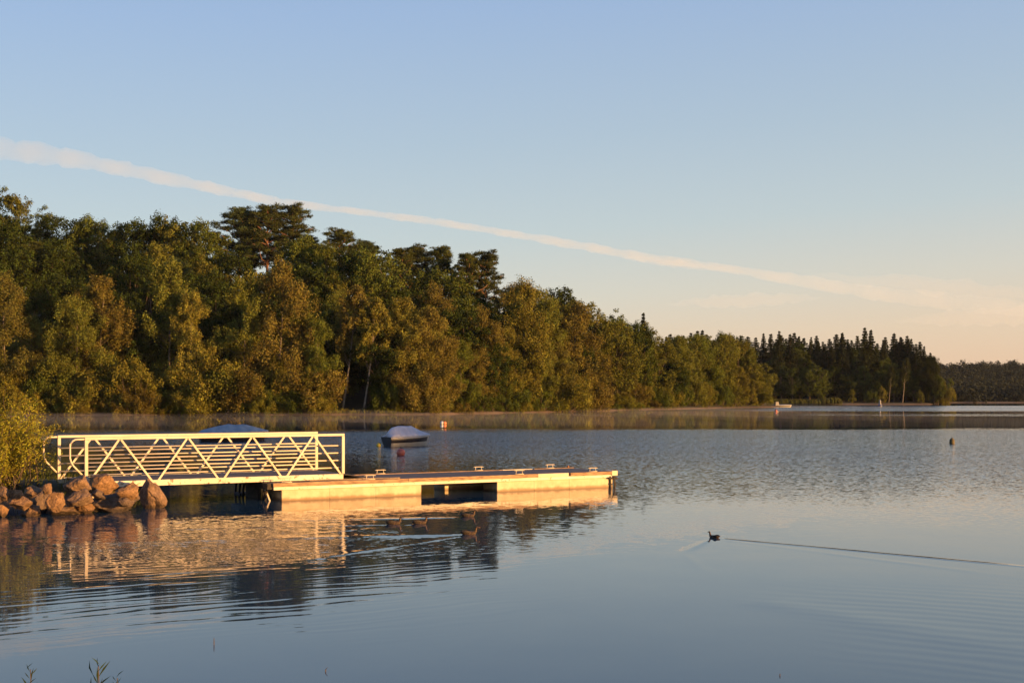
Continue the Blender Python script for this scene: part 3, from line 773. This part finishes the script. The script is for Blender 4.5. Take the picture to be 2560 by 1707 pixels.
# px0, px1, top, bottom, rise of its seat above the water (m), turn, label
RK = [
 (337,430,1194,1272,0,'P',"largest boulder, tall and pointed, at the tip of the rock pile"),
 (230,333,1230,1281,0,3,"broad rounded boulder at the waterline left of the tall pointed boulder"),
 (290,345,1206,1245,.42,4,"blocky boulder leaning on the left of the tall pointed boulder"),
 (226,292,1184,1229,.50,5,"craggy boulder directly below the gangway's first diagonals"),
 (160,228,1186,1232,.55,6,"flat-topped shaded boulder under the gangway's shore end"),
 (163,231,1221,1258,.32,7,"slanting boulder in the middle row below the flat-topped shaded one"),
 (76,140,1226,1283,.02,8,"big boulder half in shadow left of the slanting middle boulder"),
 (118,164,1228,1272,.22,9,"wedge boulder sloping down right beside the half shaded one"),
 (104,128,1207,1231,.75,10,"small round stone on top of the pile beside the grass"),
 (52,102,1260,1291,0,11,"pale low boulder at the waterline below the half shaded one"),
 (27,80,1236,1271,.24,12,"lumpy boulder overhanging the pale low one"),
 (-12,24,1215,1247,.55,13,"boulder below the willow's left branches at the picture edge"),
 (-20,23,1246,1293,0,14,"dark boulder at the waterline by the left picture edge"),
 (112,197,1263,1288,0,15,"long low slab at the waterline in the middle of the pile"),
 (190,236,1258,1284,0,16,"dark shaded stone between the long slab and the broad boulder"),
 (292,326,1242,1264,.22,17,"small knobbly stone on the right shoulder of the broad boulder"),
 (22,60,1222,1246,.55,18,"mossy stone under the willow above the lumpy boulder"),
 (60,105,1212,1240,.65,19,"stone half hidden in grass at the willow's foot"),
 (228,262,1222,1244,.42,20,"small dark stone wedged beneath the craggy boulder"),
]
for a, b_, t_, bt, seat, sd, lab in RK:
    D0 = F*(H - seat)/(bt - HY)
    w = (b_ - a)/F*D0; hgt = (bt - t_)/F*D0; dep = w*random.uniform(.8, 1.05) if sd != 'P' else w*.9
    D = D0 + dep*.5; w *= D/D0
    me = pyramid_rock() if sd == 'P' else rock_mesh(sd)
    o = link_mesh('boulder', me)
    sink = .25*hgt
    z0 = H - (bt - HY)/F*D0 - sink; z1 = H - (t_ - HY)/F*(D)
    o.location = ((.5*(a + b_) - 1280)/F*D, D, (z0 + z1)/2); o.scale = (w*1.04, dep*1.05, (z1 - z0)*1.0)
    o.rotation_euler = (0, 0, random.choice((0, 0, .25, -.25)) if sd != 'P' else .0)
    tag(o, lab, 'boulder', 'boulders of the rock pile under the gangway')

# ------------------------------------------------------------------ willow bush on the left, grass at its foot
wb = empty('willow_bush', (-15.5, 36.9, .55)); tag(wb, 'sunlit willow bush with small yellow leaves at the left picture edge', 'bush')
sm = MB(); LC = []; LA = []; LN = []; LS = []
def wleaf(p, d, k, spread):
    for _ in range(k):
        LC.append(np.array(p) + rng.normal(size=3)*spread); LA.append(np.array(d) + rng.normal(size=3)*.6); LN.append(rng.normal(size=3) + np.array([.3,-.5,.3])); LS.append(random.uniform(.028, .055))
for i in range(230):
    a = random.random()*6.283; f = math.sqrt(random.random()); tilt = f*.58
    b0 = np.array([random.gauss(0,.35), random.gauss(0,.35), -.2]); L = random.uniform(1.5, 3.15)*(1 - .34*f)
    d = np.array([math.cos(a)*tilt, math.sin(a)*tilt, 1.0]); d /= np.linalg.norm(d)
    pts = [b0 + d*L*t + np.array([math.cos(a), math.sin(a), -.35])*.30*t*t*f for t in np.linspace(0, 1, 8)]
    sm.tube(pts, [.018*(1-.85*t) + .002 for t in np.linspace(0, 1, 8)], 5)
    for j in range(1, 8):
        q = pts[j]; dd = pts[j] - pts[j-1]; dd = dd/np.linalg.norm(dd)
        wleaf(q, dd, 10 if j > 2 else 5, .075)
        if j > 2:
            sdv = rng.normal(size=3); sdv[2] = abs(sdv[2])*.8 + .3; sdv = sdv/np.linalg.norm(sdv)*random.uniform(.2, .5)
            sm.tube([q, q + sdv*.6, q + sdv], [.006, .004, .002], 4)
            for t in (.35, .6, .85, 1.05): wleaf(q + sdv*t, sdv, 6, .05)
for (px, py, dpt) in ((95,1000,36.4),(112,1035,36.6),(150,1072,36.3),(120,1078,36.2),(85,1085,36.2),(88,1130,36.0),(130,1140,36.2)):   # loose sprays reaching out to the gangway
    x, y_, z = ray(px, dpt, py); tip = np.array([x + 15.5, y_ - 36.9, z - .55]); st = np.array([.5, -.3, max(.3, tip[2]*.55)])
    pts = [st + (tip - st)*t + np.array([0, 0, .12])*math.sin(3.14*t) for t in np.linspace(0, 1, 8)]
    sm.tube(pts, [.012*(1-.8*t) + .002 for t in np.linspace(0, 1, 8)], 5)
    for j in range(3, 8): wleaf(pts[j], tip - st, 20, .065)
sm.build('stem', M_BARK, wb, True)
co, fs = leaf_quads(np.array(LC), np.array(LN), np.array(LS), .36, np.array(LA))
fl = link_mesh('foliage', np_mesh('willow_leaves', co, fs), leaf_mat('willow leaves', .4, .7), wb); fl.color = (.29,.265,.035,1)
c = []; n_ = []; s_ = []; al = []
for i in range(1500):
    x = random.uniform(-18, -11.6); y_ = random.uniform(36.3, 39.5)
    if random.random() < (x + 12.5)*.35: continue
    hh_ = random.uniform(.12, .42); z = gz(x, y_)
    c.append((x, y_, z + hh_*.5)); n_.append((random.gauss(0,.6), -1, .2)); s_.append(hh_*.55); al.append((random.gauss(0,.35), random.gauss(0,.2), 1))
co, fs = leaf_quads(np.array(c), np.array(n_), np.array(s_), .055, np.array(al)*2)
gs = link_mesh('grass', np_mesh('grass', co, fs), M_LEAF); gs.color = (.07,.075,.016,1)
tag(gs, 'long grass growing on the bank behind the boulders', 'grass', kind='stuff')

# ------------------------------------------------------------------ foreground sprigs on the near bank
def sprig(px, py, D, s, lab, seed):
    r_ = random.Random(seed); x, y_, z = ray(px, D, py); zb = gz(x, D); root = empty('waterside_sprig', (x, D, zb)); tag(root, lab, 'plant', 'sprigs at the bottom edge of the picture')
    st = MB(); h_ = z - zb; st.tube([(0,0,0), (.01,0,h_*.5), (0,0,h_)], [.006,.004,.0015], 5); st.build('stem', M_BARK, root)
    C = []; N = []; S = []; A = []
    k = int(h_*85)
    for i in range(k):
        t = (i + 1)/k; a = i*2.4; L = s*(.4 + .6*(1-t)) * r_.uniform(.7, 1.2)
        d = np.array([math.cos(a), math.sin(a)*.8, .55 + .6*t]); d /= np.linalg.norm(d)
        C.append(np.array([0, 0, h_*t]) + d*L*.5); A.append(d*4); N.append(np.array([r_.gauss(0,.4), -1, .5])); S.append(L*.5)
    co, fs = leaf_quads(np.array(C), np.array(N), np.array(S), .11, np.array(A))
    lf_ = link_mesh('leaves', np_mesh('sprig_leaves', co, fs), M_LEAF, root); lf_.color = (.035,.05,.018,1)
sprig(246, 1662, 4.4, .15, 'tallest dark leafy sprig at the bottom of the picture', 1)
sprig(76, 1672, 4.6, .12, 'thin leafy sprig near the lower left corner', 2)
sprig(293, 1694, 4.3, .10, 'short sprig tip just right of the tallest sprig', 3)
def twig(px, py, h_, lean, lab):
    p = at(px, py); b = MB(); b.tube([(0,0,-.25), (lean*.5,0,h_*.5), (lean,0,h_)], [.007,.006,.003], 5)
    o = b.build('twig', M_BARK); o.location = p; tag(o, lab, 'twig')
twig(535, 1611, .09, .0, 'thin upright twig poking out of the calm water, lower left')
twig(810, 1678, .05, .04, 'bent bit of twig floating near the bottom, left of centre')
twig(1950, 1689, .03, .0, 'tiny dark stick end showing above water, bottom right')

# ------------------------------------------------------------------ ducks
def duck_mat():
    m, nt, b, out = mat_new('brown duck plumage')
    v = obj_vec(nt); n = noise(nt, v, 28, 4.0); sx = nt.nodes.new('ShaderNodeSeparateXYZ'); nt.links.new(v, sx.inputs[0])
    c = ramp(nt, n.outputs['Fac'], [(.38, (.010,.007,.005)), (.58, (.075,.042,.02)), (.80, (.26,.15,.07))])
    nt.links.new(c, b.inputs['Base Color']); b.inputs['Roughness'].default_value = .8
    return m
M_DUCK = duck_mat(); M_BILL = simple('ochre bill', (.28,.15,.03), (.36,.2,.05), 20, .5)
M_CAP = simple('dark crown feathers', (.02,.014,.01), (.05,.035,.02), 40, .8)
def ring_path(path):
    rings = []
    for i, (p, rw, rh) in enumerate(path):
        p = Vector(p); a = Vector(path[max(0, i-1)][0]); c_ = Vector(path[min(len(path)-1, i+1)][0]); d = (c_ - a).normalized()
        up = Vector((0,1,0)).cross(d) * -1
        up = d.cross(Vector((0,1,0))) if up.z < 0 else up
        rings.append([p + Vector((0,1,0))*math.cos(t)*rw + up*math.sin(t)*rh for t in np.linspace(0, 2*math.pi, 15)[:-1]])
    return rings
DB = [((-.265,0,.105),.008,.004),((-.235,0,.09),.03,.012),((-.185,0,.062),.062,.04),((-.11,0,.045),.088,.072),((-.02,0,.042),.098,.082),((.065,0,.042),.094,.08),((.125,0,.055),.075,.07),((.158,0,.085),.05,.055),((.172,0,.125),.034,.040),((.178,0,.165),.029,.031),((.186,0,.200),.032,.033),((.203,0,.228),.034,.034),((.228,0,.236),.030,.031),((.250,0,.230),.017,.02)]
proto = None
DUCKS = [(985,1309.5,.0,'duck swimming furthest left, head turned, left of the others'),(1050,1308.5,.05,'duck with sunlit face in the middle of the swimming group'),
         (1171,1291,-.05,'dark headed duck swimming furthest from the camera, nearest the dock'),(1173,1335.5,.0,'pale sunlit duck swimming closest in front of the others'),
         (1785,1343.5,2.35,'lone duck on the open water drawing a long wake')]
for i, (px, py, rz, lab) in enumerate(DUCKS):
    p = at(px, py); sc_ = .85 if i < 4 else .62
    root = empty('duck', p, rz); root.scale = (sc_, sc_, sc_*.92); root.location.z = -.012; tag(root, lab, 'duck', 'ducks swimming off the dock')
    if proto is None:
        bd_ = MB().loft(ring_path(DB)).build('body', M_DUCK, root, True); ss = bd_.modifiers.new('s', 'SUBSURF'); ss.levels = 1; ss.render_levels = 2
        bl = MB().loft([[(.250,.014*math.cos(t),.226+.014*math.sin(t)) for t in np.linspace(0,6.283,9)[:-1]], [(.278,.014*math.cos(t),.220+.008*math.sin(t)) for t in np.linspace(0,6.283,9)[:-1]], [(.305,.012*math.cos(t),.214+.004*math.sin(t)) for t in np.linspace(0,6.283,9)[:-1]]]).build('bill', M_BILL, root, True)
        ws = []
        for s in (-1, 1):
            wmb = MB().loft([[(-.225 + .29*u, s*(.045 + .052*math.sin(math.pi*min(1,u*.9+.1)) + .008*math.cos(t)), .085 + .018*math.sin(3*u) + (.008 + .032*math.sin(math.pi*min(1, u*.85+.12)))*math.sin(t)) for t in np.linspace(0,6.283,9)[:-1]] for u in np.linspace(0,1,7)])
            ws.append(wmb.build('wing', M_CAP if s else M_DUCK, root, True))
        cp = MB().loft([[(.196+.008*math.cos(t)*0 + .03*u - .012, .022*math.cos(t)*math.sin(math.pi*(u*.8+.1)), .262 + .008*math.sin(t) - .02*u*u) for t in np.linspace(0,6.283,9)[:-1]] for u in np.linspace(0,1,5)]).build('head_cap', M_CAP, root, True)
        proto = [bd_, bl, cp] + ws
    else:
        for q in proto:
            c_ = q.copy(); COL.objects.link(c_); c_.parent = root

# ------------------------------------------------------------------ moored boats
M_HULL = simple('white boat hull', (.36,.33,.29), (.46,.43,.38), 3, .35); M_STRIPE = simple('dark hull stripe', (.012,.01,.012), (.03,.025,.03), 4, .4)
M_COVER = simple('grey blue boat cover', (.42,.41,.45), (.56,.54,.58), 2.2, .85, 4, .02); M_COVERB = simple('blue grey boat cover', (.19,.24,.29), (.29,.34,.39), 2.2, .85, 4, .02)
M_TRAN = simple('navy transom', (.008,.012,.02), (.02,.03,.045), 4, .5)
def boat(name, px, py, L, B, fb, ht, rz, cover, lab, peaks, group, hullm=None):
    p = at(px, py); root = empty(name, p, rz); tag(root, lab, 'boat', group)
    N = 14
    def hb(t): return B/2*(1 - max(0, (t-.35)/.65)**2.3)*(.92 + .08*min(1, t*4)) + .012
    def sect(t, k):       # k: 0 keel .. 1 sheer, half width & height
        z = -.22*fb*(1-k)*1.0 + fb*(.98 + .16*t*t)*k - (.10*fb*(1-k)*(1-t))
        w = hb(t)*(.30 + .70*min(1, k*1.35)**.6) * (1 - .22*max(0, t-.5)*(1-k)*2)
        x = t*L*(.93 + .07*k) + (-.14*L/3)*(k)*(1-t)**3
        return x, w, z
    ks = [0, .25, .45, .62, .80, 1.0]; rings = []
    for i in range(N + 1):
        t = i/N
        right = [sect(t, k) for k in ks]
        rings.append([(x, -w, z) for x, w, z in reversed(right)] + [(x, w, z) for x, w, z in right])
    MB().loft(rings).build('hull', hullm or M_HULL, root, True)
    for s in (-1, 1):
        st = MB(); rr_ = []
        for i in range(0, N):
            t = i/N; kk = [.53, .62, .71, .80, .86]; q_ = [sect(t, k) for k in kk]
            rr_.append([(a[0], s*(a[1]+.012), a[2]) for a in q_] + [(a[0], s*(a[1]-.012), a[2]) for a in reversed(q_)])
        st.loft(rr_).build('hull_stripe', M_STRIPE, root)
    tr = MB(); a = [sect(0, k) for k in ks[1:]]
    outl = [(x-.012, -w, z) for x, w, z in reversed(a)] + [(x-.012, w, z) for x, w, z in a]
    tr.loft([outl, [(x+.02, y_, z) for x, y_, z in outl]]).build('transom', M_TRAN, root)
    rl = MB(); rl.tube([(sect(i/N,1)[0], -sect(i/N,1)[1], sect(i/N,1)[2]) for i in range(N+1)] + [(sect(1-i/N,1)[0], sect(1-i/N,1)[1], sect(1-i/N,1)[2]) for i in range(N+1)], .028, 6).build('rub_rail', M_HULL, root, True)
    # draped cover: ridge heights along the length, sagging between supports
    pts = []; pk = sorted(peaks)
    for i in range(25):
        t = i/24; x, w, z = sect(t, 1.0); rdg = float(np.interp(t, [q[0] for q in pk], [q[1] for q in pk]))*ht
        ring = []
        for j in range(17):
            u = j/16*2 - 1; prof_ = (1-abs(u)**1.15)
            sag = -.07*ht*math.sin(math.pi*abs(u))*(1+.9*math.sin(t*31))
            ring.append((x + (.02 if t == 1 else 0), u*(w+.035), z - (.07 if abs(u) == 1 else 0) + rdg*prof_ + sag + .03*(abs(u) < 1)))
        pts.append(ring)
    cv = MB(); cv.loft(pts, cap=False, closed=False)
    o = cv.build('cover', cover, root, True); sd = o.modifiers.new('t', 'SOLIDIFY'); sd.thickness = .015
    return root
boat('moored_boat', 970, 1116, 3.15, 1.30, .62, .66, R(37), M_COVER, 'small motorboat under a pale grey cover moored near the red buoy', [(0,.02),(.03,.40),(.10,.82),(.26,1.0),(.46,.94),(.55,.96),(.62,.78),(.8,.36),(1,.04)], 'covered boats moored on the lake')
boat('moored_boat', 503, 1103, 4.7, 1.6, .60, .58, R(20), M_COVERB, 'blue grey covered motorboat seen through the gangway railing', [(0,.02),(.03,.28),(.22,.70),(.38,.96),(.42,1.0),(.52,.86),(.60,.94),(.66,.9),(1,.05)], 'covered boats moored on the lake', simple('dark boat hull', (.03,.02,.018), (.07,.05,.045), 3, .4))
fb = boat('moored_boat', 1936, 1017.5, 5.4, 1.8, .55, .35, R(12), M_COVERB, 'small far boat with a white cabin moored off the sunlit point', [(0,.2),(.5,.6),(1,.05)], None)
cb = MB(); cb.loft([[(.1,-.6,.5),(1.3,-.6,.5),(1.3,.6,.5),(.1,.6,.5)], [(.2,-.5,1.55),(1.1,-.5,1.55),(1.1,.5,1.55),(.2,.5,1.55)]]).build('cabin', simple('white cabin', (.16,.155,.15), (.22,.21,.2), 3, .5), fb, bevel=.06)

# ------------------------------------------------------------------ buoys
def buoy(px, py, r_, c0, c1, lab, group='mooring buoys'):
    p = at(px, py); root = empty('mooring_buoy', p); tag(root, lab, 'buoy', group)
    MB().sphere((0,0,r_*.62), r_, 20, 12).build('float_ball', simple('buoy skin ' + lab[:8], c0, c1, 5, .5), root, True)
    MB().tube([(0,0,r_*1.55), (0,0,r_*1.75)], r_*.16, 8).tube([(r_*.14*math.cos(t), 0, r_*1.86 + r_*.14*math.sin(t)) for t in np.linspace(0,6.283,9)], r_*.04, 5).build('lifting_eye', M_DARK, root)
buoy(1002, 1138, .235, (.42,.09,.05), (.55,.13,.08), 'round red mooring buoy in front of the grey covered boat')
buoy(947, 1116, .15, (.45,.33,.02), (.55,.42,.05), 'small yellow mooring buoy by the stern of the grey covered boat')
buoy(1105, 1060.5, .23, (.36,.40,.44), (.45,.48,.5), 'white buoy drifting beside an orange one near the far shore')
buoy(1111.5, 1060.5, .22, (.5,.14,.05), (.6,.2,.08), 'orange buoy touching the white one near the far shore')
buoy(1940, 1029, .28, (.3,.08,.06), (.4,.12,.08), 'tiny dark red buoy in front of the far boat')
p = at(2380, 1109); root = empty('marker_buoy', p); root.scale = (.85,)*3; tag(root, 'dark barrel shaped marker buoy alone on the right water', 'buoy')
MB().loft([[(r_*math.cos(t), r_*math.sin(t), z) for t in np.linspace(0,6.283,17)[:-1]] for r_, z in ((.17,-.2),(.20,0),(.20,.26),(.17,.34),(.09,.44),(.03,.47))]).build('drum', simple('mossy drum', (.05,.04,.015), (.12,.09,.03), 8, .8), root, True)
MB().tube([(0,0,.46),(0,0,.56)], .02, 6).build('lifting_eye', M_DARK, root)
p = at(2200, 1016); root = empty('channel_marker', p); tag(root, 'tall white float with blue collar off the headland beach', 'buoy')
MB().loft([[(r_*math.cos(t), r_*math.sin(t), z) for t in np.linspace(0,6.283,15)[:-1]] for r_, z in ((.55,-.3),(.62,.2),(.45,.5),(.32,1.2),(.30,1.8),(.12,2.1))]).build('float_body', simple('white float', (.15,.145,.14), (.22,.21,.2), 3, .5), root, True)
MB().loft([[(r_*math.cos(t), r_*math.sin(t), z) for t in np.linspace(0,6.283,15)[:-1]] for r_, z in ((.66,.16),(.70,.3),(.66,.48),(.5,.52))]).build('collar', simple('blue collar', (.02,.04,.14), (.03,.06,.2), 3, .5), root, True)

a_ = at(905, 1035.5); b_ = Vector((a_.x - 2.6, a_.y + 1.0, .12))
lg = MB(); lg.tube([b_ + Vector((0,0,-.05)), b_.lerp(a_, .5) + Vector((0,0,.35)), a_ + Vector((.4,.6,1.15)), a_ + Vector((1.4,1.0,1.7))], [.13,.11,.08,.04], 7); lg.tube([b_.lerp(a_, .6) + Vector((0,0,.4)), b_.lerp(a_, .6) + Vector((.2,-.4,1.1))], [.05,.02], 5)
tag(lg.build('fallen_branch', M_BIRCHDARK, None, True), 'bare fallen branch leaning on the far bank between the two birch trunks', 'branch')
# ------------------------------------------------------------------ contrail (thin vapour, far above the far shore)
ALT = 1500.0
CT = [(-220,318,60),(0,372,60),(160,392,44),(330,428,36),(520,468,28),(700,506,20),(900,530,17),(1100,556,17),(1300,588,19),(1480,620,22),(1620,645,22),(1800,668,20),(2000,702,28),(2200,735,36),(2420,758,40),(2700,790,46)]
pts = []; rad = []
for px, py, th in CT:
    e = (HY - py)/F; D = ALT/e; pts.append(Vector(((px-1280)/F*D, D, ALT + H))); rad.append(th/F*D*.5)
fine = []; fr_ = []
for i in range(len(pts)-1):
    for k in range(14):
        t = k/14; rr_ = rad[i]*(1-t) + rad[i+1]*t; fine.append(pts[i].lerp(pts[i+1], t) + Vector((0, 0, rr_*(.07*math.sin(i*2.1+k*.8)+.05*math.sin(i*5+k*1.9)+.03*random.uniform(-1,1))))); fr_.append(rr_*(1.05 + .12*math.sin(i*3.7 + k*.5) + .07*math.sin(i+k*1.3) + .05*random.uniform(-1, 1)))
m, nt, b, out = mat_new('vapour'); nt.nodes.remove(b)
pv = nt.nodes.new('ShaderNodeVolumePrincipled'); pv.inputs['Color'].default_value = (.88,.96,1,1); pv.inputs['Density'].default_value = .0066; pv.inputs['Anisotropy'].default_value = 0  # bluish tint put into the vapour in place of whiter sunlight high up
nt.links.new(pv.outputs[0], out.inputs['Volume'])
rings = []
for i, p in enumerate(fine):
    d = (fine[min(i+1, len(fine)-1)] - fine[max(i-1, 0)]).normalized(); vd = p.normalized(); up = d.cross(vd).normalized()
    u_ = i/len(fine); dep_ = (30 + 7*math.sin(i*.7)) * float(np.interp(u_, [0,.12,.3,.62,.85,1], [.5,.75,1,1,.65,.25]))
    rings.append([p + up*math.cos(t)*fr_[i] + vd*math.sin(t)*dep_ for t in np.linspace(0, 2*math.pi, 17)[:-1]])
tag(MB().loft(rings).build('contrail', m, None, True), 'thin pale vapour trail slanting down across the sky', 'contrail', kind='stuff')

def wisp(p0, p1, th, dpth, lab):
    a = []; n_ = 26
    for i in range(n_ + 1):
        t = i/n_; px = p0[0] + (p1[0]-p0[0])*t; py = p0[1] + (p1[1]-p0[1])*t + random.uniform(-.12, .12)*th
        D = 9000.0; c_ = Vector(((px-1280)/F*D, D, H + (HY-py)/F*D)); r_ = max(.05, math.sin(math.pi*t)**.7)*th/F*D*.5*random.uniform(.75, 1.2)
        a.append([c_ + Vector((0, math.sin(u)*dpth*max(.05, math.sin(math.pi*t)), math.cos(u)*r_)) for u in np.linspace(0, 2*math.pi, 13)[:-1]])
    tag(MB().loft(a).build('cloud_wisp', m), lab, 'cloud', kind='stuff')
wisp((1540,642),(1830,676), 20, 16, 'short faint wisp splitting off below the vapour trail')
wisp((1660,758),(2060,744), 34, 15, 'faint flat cloud streak low in the sky over the headland')
wisp((2230,800),(2760,782), 46, 15, 'faint warm cloud streak low at the right edge')
wisp((1980,690),(2700,742), 44, 13, 'thin veil of cloud spreading from the end of the vapour trail')
# ------------------------------------------------------------------ mist lying on the far water
m, nt, b, out = mat_new('lake mist'); nt.nodes.remove(b)
pv = nt.nodes.new('ShaderNodeVolumePrincipled'); pv.inputs['Color'].default_value = (.95,.93,.93,1); pv.inputs['Density'].default_value = .0021; pv.inputs['Anisotropy'].default_value = .0
nt.links.new(pv.outputs[0], out.inputs['Volume'])
mx_ = np.linspace(-110, 210, 90); my_ = np.linspace(0, 1, 14)
top = []; bot = []
for j, v in enumerate(my_):
    for x in mx_:
        yy = 128 + (float(shore(x)) - 3 - 128)*v if x < 90 else 128 + (float(shore(90)) - 60 - 128)*v
        e = math.sin(math.pi*min(1, v*1.0))**.5 if 0 < v < 1 else 0
        hz_ = (.25 + .75*v)*(1 - .6*float(sstep((x-20)/60)))*(.62 + .3*math.sin(x*.11 + v*5) + .22*math.sin(x*.31 + v*9 + 1)) * (1.0 if v < .99 else .6)
        top.append((x, yy, .03 + max(.02, hz_))); bot.append((x, yy, .02))
nxm = len(mx_); nym = len(my_); V_ = top + bot; Fm = []
o_ = nxm*nym
for j in range(nym-1):
    for i in range(nxm-1):
        a = j*nxm+i; Fm.append((a, a+1, a+nxm+1, a+nxm)); Fm.append((o_+a, o_+a+nxm, o_+a+nxm+1, o_+a+1))
for i in range(nxm-1):
    Fm.append((i, o_+i, o_+i+1, i+1)); a = (nym-1)*nxm+i; Fm.append((a, a+1, o_+a+1, o_+a))
for j in range(nym-1):
    a = j*nxm; Fm.append((a, a+nxm, o_+a+nxm, o_+a)); a = j*nxm+nxm-1; Fm.append((a, o_+a, o_+a+nxm, a+nxm))
tag(MB().add(V_, Fm).build('mist', m), 'thin low mist lying on the water along the far shore', 'mist', kind='stuff')

m, nt, b, out = mat_new('haze air'); nt.nodes.remove(b)
pv = nt.nodes.new('ShaderNodeVolumePrincipled'); pv.inputs['Color'].default_value = (.80,.88,1,1); pv.inputs['Density'].default_value = .000028; pv.inputs['Anisotropy'].default_value = 0
nt.links.new(pv.outputs[0], out.inputs['Volume'])
tag(MB().box(-4200, 4200, -4200, 4200, -3.6, 75).build('haze', m), 'pale morning haze in the air over the lake', 'haze', kind='stuff')
# ------------------------------------------------------------------ sky, sun, camera
w = bpy.data.worlds.new('World'); scene.world = w; w.use_nodes = True; nt = w.node_tree
bg = nt.nodes['Background']; outw = nt.nodes['World Output']
sky = nt.nodes.new('ShaderNodeTexSky'); sky.sky_type = 'NISHITA'; sky.sun_disc = False
sky.sun_elevation = R(SUN_EL); sky.sun_rotation = R(SUN_AZ); sky.altitude = 100; sky.air_density = 1.0; sky.dust_density = 1.2; sky.ozone_density = 1.5
bg.inputs['Strength'].default_value = .02
nt.links.new(sky.outputs[0], bg.inputs['Color'])
def lin(r_, g_, b_): return tuple(((c/255)/12.92 if c/255 <= .04045 else ((c/255+.055)/1.055)**2.4) for c in (r_, g_, b_))
tc = nt.nodes.new('ShaderNodeTexCoord'); sx = nt.nodes.new('ShaderNodeSeparateXYZ'); nt.links.new(tc.outputs['Generated'], sx.inputs[0])
z = NV(nt, sx.outputs[2]); X = NV(nt, sx.outputs[0])
el = (z - X*.06 + .0).mx(0.0)
colr = ramp(nt, el.k, [(0, lin(227,193,166)), (.035, lin(222,198,175)), (.075, lin(208,201,190)), (.13, lin(187,197,201)), (.20, lin(171,188,204)), (.30, lin(153,177,211)), (.55, lin(98,134,190)), (1, lin(60,96,160))])
bg2 = nt.nodes.new('ShaderNodeBackground'); nt.links.new(colr, bg2.inputs['Color']); bg2.inputs['Strength'].default_value = .405
ad = nt.nodes.new('ShaderNodeAddShader'); nt.links.new(bg.outputs[0], ad.inputs[0]); nt.links.new(bg2.outputs[0], ad.inputs[1]); nt.links.new(ad.outputs[0], outw.inputs['Surface'])
sl = bpy.data.lights.new('sun', 'SUN'); sl.energy = 5.0; sl.angle = R(.6); sl.color = (1, .53, .175)
so = bpy.data.objects.new('sun', sl); COL.objects.link(so)
sd = Vector((math.sin(R(SUN_AZ))*math.cos(R(SUN_EL)), math.cos(R(SUN_AZ))*math.cos(R(SUN_EL)), math.sin(R(SUN_EL))))
so.rotation_euler = sd.to_track_quat('Z', 'Y').to_euler(); so.location = (60, -30, 40)

cam = bpy.data.cameras.new('camera'); co_ = bpy.data.objects.new('camera', cam); COL.objects.link(co_)
co_.location = (0, 0, H); co_.rotation_euler = (R(90), 0, 0)
cam.sensor_width = 36; cam.lens = 36*F/2560; cam.shift_y = (HY - 853.5)/2560; cam.clip_start = .2; cam.clip_end = 60000
scene.camera = co_
scene.view_settings.view_transform = 'Standard'; scene.view_settings.look = 'None'; scene.view_settings.exposure = 1.2; scene.view_settings.gamma = 1
scene.cycles.use_denoising = True
scene.cycles.max_bounces = 6; scene.cycles.transparent_max_bounces = 8; scene.cycles.volume_bounces = 0
scene.cycles.sample_clamp_indirect = 6
